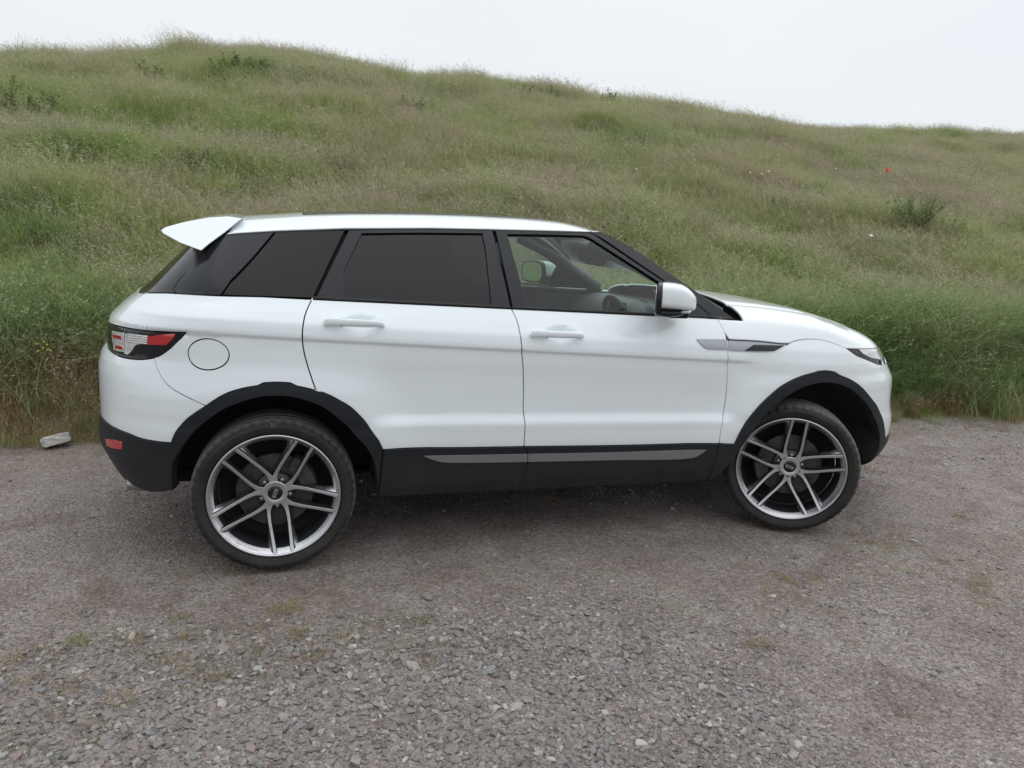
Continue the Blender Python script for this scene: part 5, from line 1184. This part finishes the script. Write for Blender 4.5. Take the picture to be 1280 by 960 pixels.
leafy(-5.6, 9.9, .75, .22, 7, .10, .03, 'tall thin stemmed weed rising behind the dark bush at the left edge', seed=4, bare=.3)
leafy(-2.47, 6.25, .42, .24, 22, .09, .03, 'small dark weed halfway up the slope above the roof spoiler', seed=5)
leafy(-3.85, 6.4, .38, .24, 16, .09, .03, 'small dark weed on the slope left of the roof spoiler', seed=6)
leafy(-2.3, 13.3, .38, .95, 60, .12, .04, 'wide low dark bush just under the crest of the hill', 'bush', 'bush', 7)
leafy(-1.1, 13.5, .32, .5, 24, .12, .04, 'smaller dark bush right of the wide one under the crest', 'bush', 'bush', 8)
leafy(-3.9, 12.5, .50, .22, 12, .11, .04, 'upright leafy weed left of the wide bush under the crest', seed=9)
leafy(5.9, 6.05, .30, .24, 20, .08, .025, 'small dark weed beside white flowers right of the bonnet', seed=10)
leafy(4.35, 15.6, .65, .45, 24, .11, .04, 'leafy weed on the skyline above the car roof, leftmost of three', seed=11)
leafy(5.35, 15.9, .75, .30, 16, .11, .03, 'spiky weed on the skyline above the front door', seed=12, up=1.2)
leafy(7.2, 16.3, .70, .32, 20, .11, .04, 'leafy weed on the skyline above the wing mirror', seed=13)
leafy(13.3, 17.6, .75, .35, 20, .11, .04, 'leafy weed on the skyline above the bonnet', seed=14)
leafy(.9, 10.8, .36, .40, 24, .10, .035, 'dark weed on the upper slope above the rear door', seed=15)
spiky(7.4, 7.0, .55, .24, 110, 'bright green grass clump left of the red poppy', G_LUSH, 1)
spiky(6.95, 4.85, .42, .34, 150, 'fresh green grass clump below the dark bushy weed', G_LUSH, 2)
spiky(1.6, 7.1, .50, .30, 130, 'vivid green grass clump on the slope behind the roof', G_LUSH, 3)
spiky(-7.5, 17.6, .85, .22, 60, 'tall grass clump on the skyline at the far left', G_LEAF, 4)
POPPY = simple('poppy_petal', (.62, .05, .025), .6); WHITE = simple('white_petal', (.78, .78, .74), .7); YEL = simple('yellow_petal', (.62, .44, .02), .6); STEM = G_DARK
def petals(R0, z, n, cup, w):
    V, F = [(0, 0, z)], []
    for k in range(n):
        a = 2*math.pi*k/n; o = len(V)
        for t, d in ((.55, -w), (1, -w*.8), (1.05, 0), (1, w*.8), (.55, w)):
            rr = R0*t; V.append((rr*math.cos(a+d), rr*math.sin(a+d), z+cup*R0*t*t))
        F.append((0, o, o+1, o+2, o+3, o+4))
    return V, F
pe_ = place('poppy', 9.76, 8.14, 'single red poppy standing in the grass on the right of the slope', 'poppy')
link('stem', mesh('stem', *sweep([(0, 0, 0), (.02, 0, .3), (.01, 0, .60)], .004, 6)), STEM, pe_)
for k in range(2):
    V, F = petals(.062-.012*k, .60, 2, .55+.3*k, .95); M = Matrix.Rotation(k*1.57, 4, 'Z') @ Matrix.Rotation(0, 4, 'X'); M = Matrix.Translation((0, 0, .60)) @ Matrix.Rotation(R(38), 4, 'X') @ Matrix.Translation((0, 0, -.60)) @ M
    link('petals', mesh('petals', [tuple(M @ Vector(v)) for v in V], F), POPPY, pe_)
def flower(x, y, h, R0, label, group, mat, nm='white_flower', cat='flower'):
    e = place(nm, x, y, label, cat, group); link('stem', mesh('stem', *sweep([(0, 0, 0), (.01, .0, h*.5), (0, 0, h)], .0016, 5)), STEM, e)
    V, F = petals(R0, h, 7, .25, .33); M = Matrix.Translation((0, 0, h)) @ Matrix.Rotation(R(35), 4, 'X') @ Matrix.Translation((0, 0, -h))
    link('petals', mesh('petals', [tuple(M @ Vector(v)) for v in V], F), mat, e)
for grp, pts in (
    ('white flowers above the bonnet', [(5.60, 6.35, 'white flower above the bonnet, leftmost of a row of three'), (5.78, 6.31, 'white flower above the bonnet, middle one of a row of three'), (5.96, 6.40, 'white flower above the bonnet, rightmost of a row of three')]),
    ('white flowers behind the poppy', [(11.9, 10.5, 'white flower up the slope behind the red poppy, nearest to it'), (12.35, 9.95, 'white flower behind the red poppy, between two other white ones'), (12.95, 10.1, 'white flower behind the red poppy, farthest to its right')]),
    ('white flowers left of the poppy', [(8.55, 7.5, 'white flower just left of the red poppy'), (8.05, 7.45, 'white flower beside the bright green grass clump left of the poppy')]),
    ('white flowers on the upper slope', [(8.1, 11.5, 'white flower high on the slope above the bonnet, left of its pair'), (8.8, 11.9, 'white flower high on the slope above the bonnet, right of its pair')])):
    for x, y, lab in pts: flower(x, y, .50, .016, lab, grp, WHITE)
flower(6.23, 4.30, .54, .028, 'broad white flower head in the grass just above the bonnet front', None, WHITE)
flower(3.75, 6.55, .50, .015, 'lone white flower on the slope behind the windscreen', None, WHITE)
ye = place('yellow_flower', -2.93, 1.62, 'small yellow flower spray in the brown verge behind the pale stone', 'flower')
T = Tuft(77)
for k in range(9): T.blade((.03*T.r.uniform(-1, 1), .02*T.r.uniform(-1, 1), 0), .50*T.r.uniform(.85, 1.1), T.r.uniform(0, 6.28), .2, .004, 0)
link('stems', T.done('stems', [G_DRY]), None, ye); V, F = [], []
for k in range(7):
    v, f = petals(.0065, 0, 5, .2, .5); a, q = T.r.uniform(0, 6.28), T.r.uniform(0, .055); o = len(V); dx, dy, dz_ = q*math.cos(a), q*math.sin(a), .50+T.r.uniform(-.03, .04)
    V += [(p[0]+dx, p[1]*.6+dy*.5-.03, p[2]+p[1]*.7+dz_) for p in v]; F += [tuple(i+o for i in g) for g in f]
link('petals', mesh('petals', V, F), YEL, ye)
# a pale broken block lying at the foot of the bank
bm = bmesh.new(); bmesh.ops.create_cube(bm, size=1); bmesh.ops.bevel(bm, geom=bm.edges[:], offset=.09, segments=2, affect='EDGES'); bmesh.ops.subdivide_edges(bm, edges=bm.edges[:], cuts=2, use_grid_fill=True)
rr_ = random.Random(5)
for v in bm.verts: v.co += Vector((rr_.uniform(-1, 1), rr_.uniform(-1, 1), rr_.uniform(-1, 1)))*.035
me = bpy.data.meshes.new('stone_block'); bm.to_mesh(me); bm.free()
blk = link('stone_block', me, simple('pale_weathered_stone', (.46, .45, .43), .9, grain=.35, scale=5, bump=.8)); blk.scale = (.165, .10, .062); blk.location = (-2.80, 1.24, .045); blk.rotation_euler = (R(-8), R(-11), R(14))
tag(blk, 'pale grey stone block lying at the foot of the brown verge behind the car', 'stone')
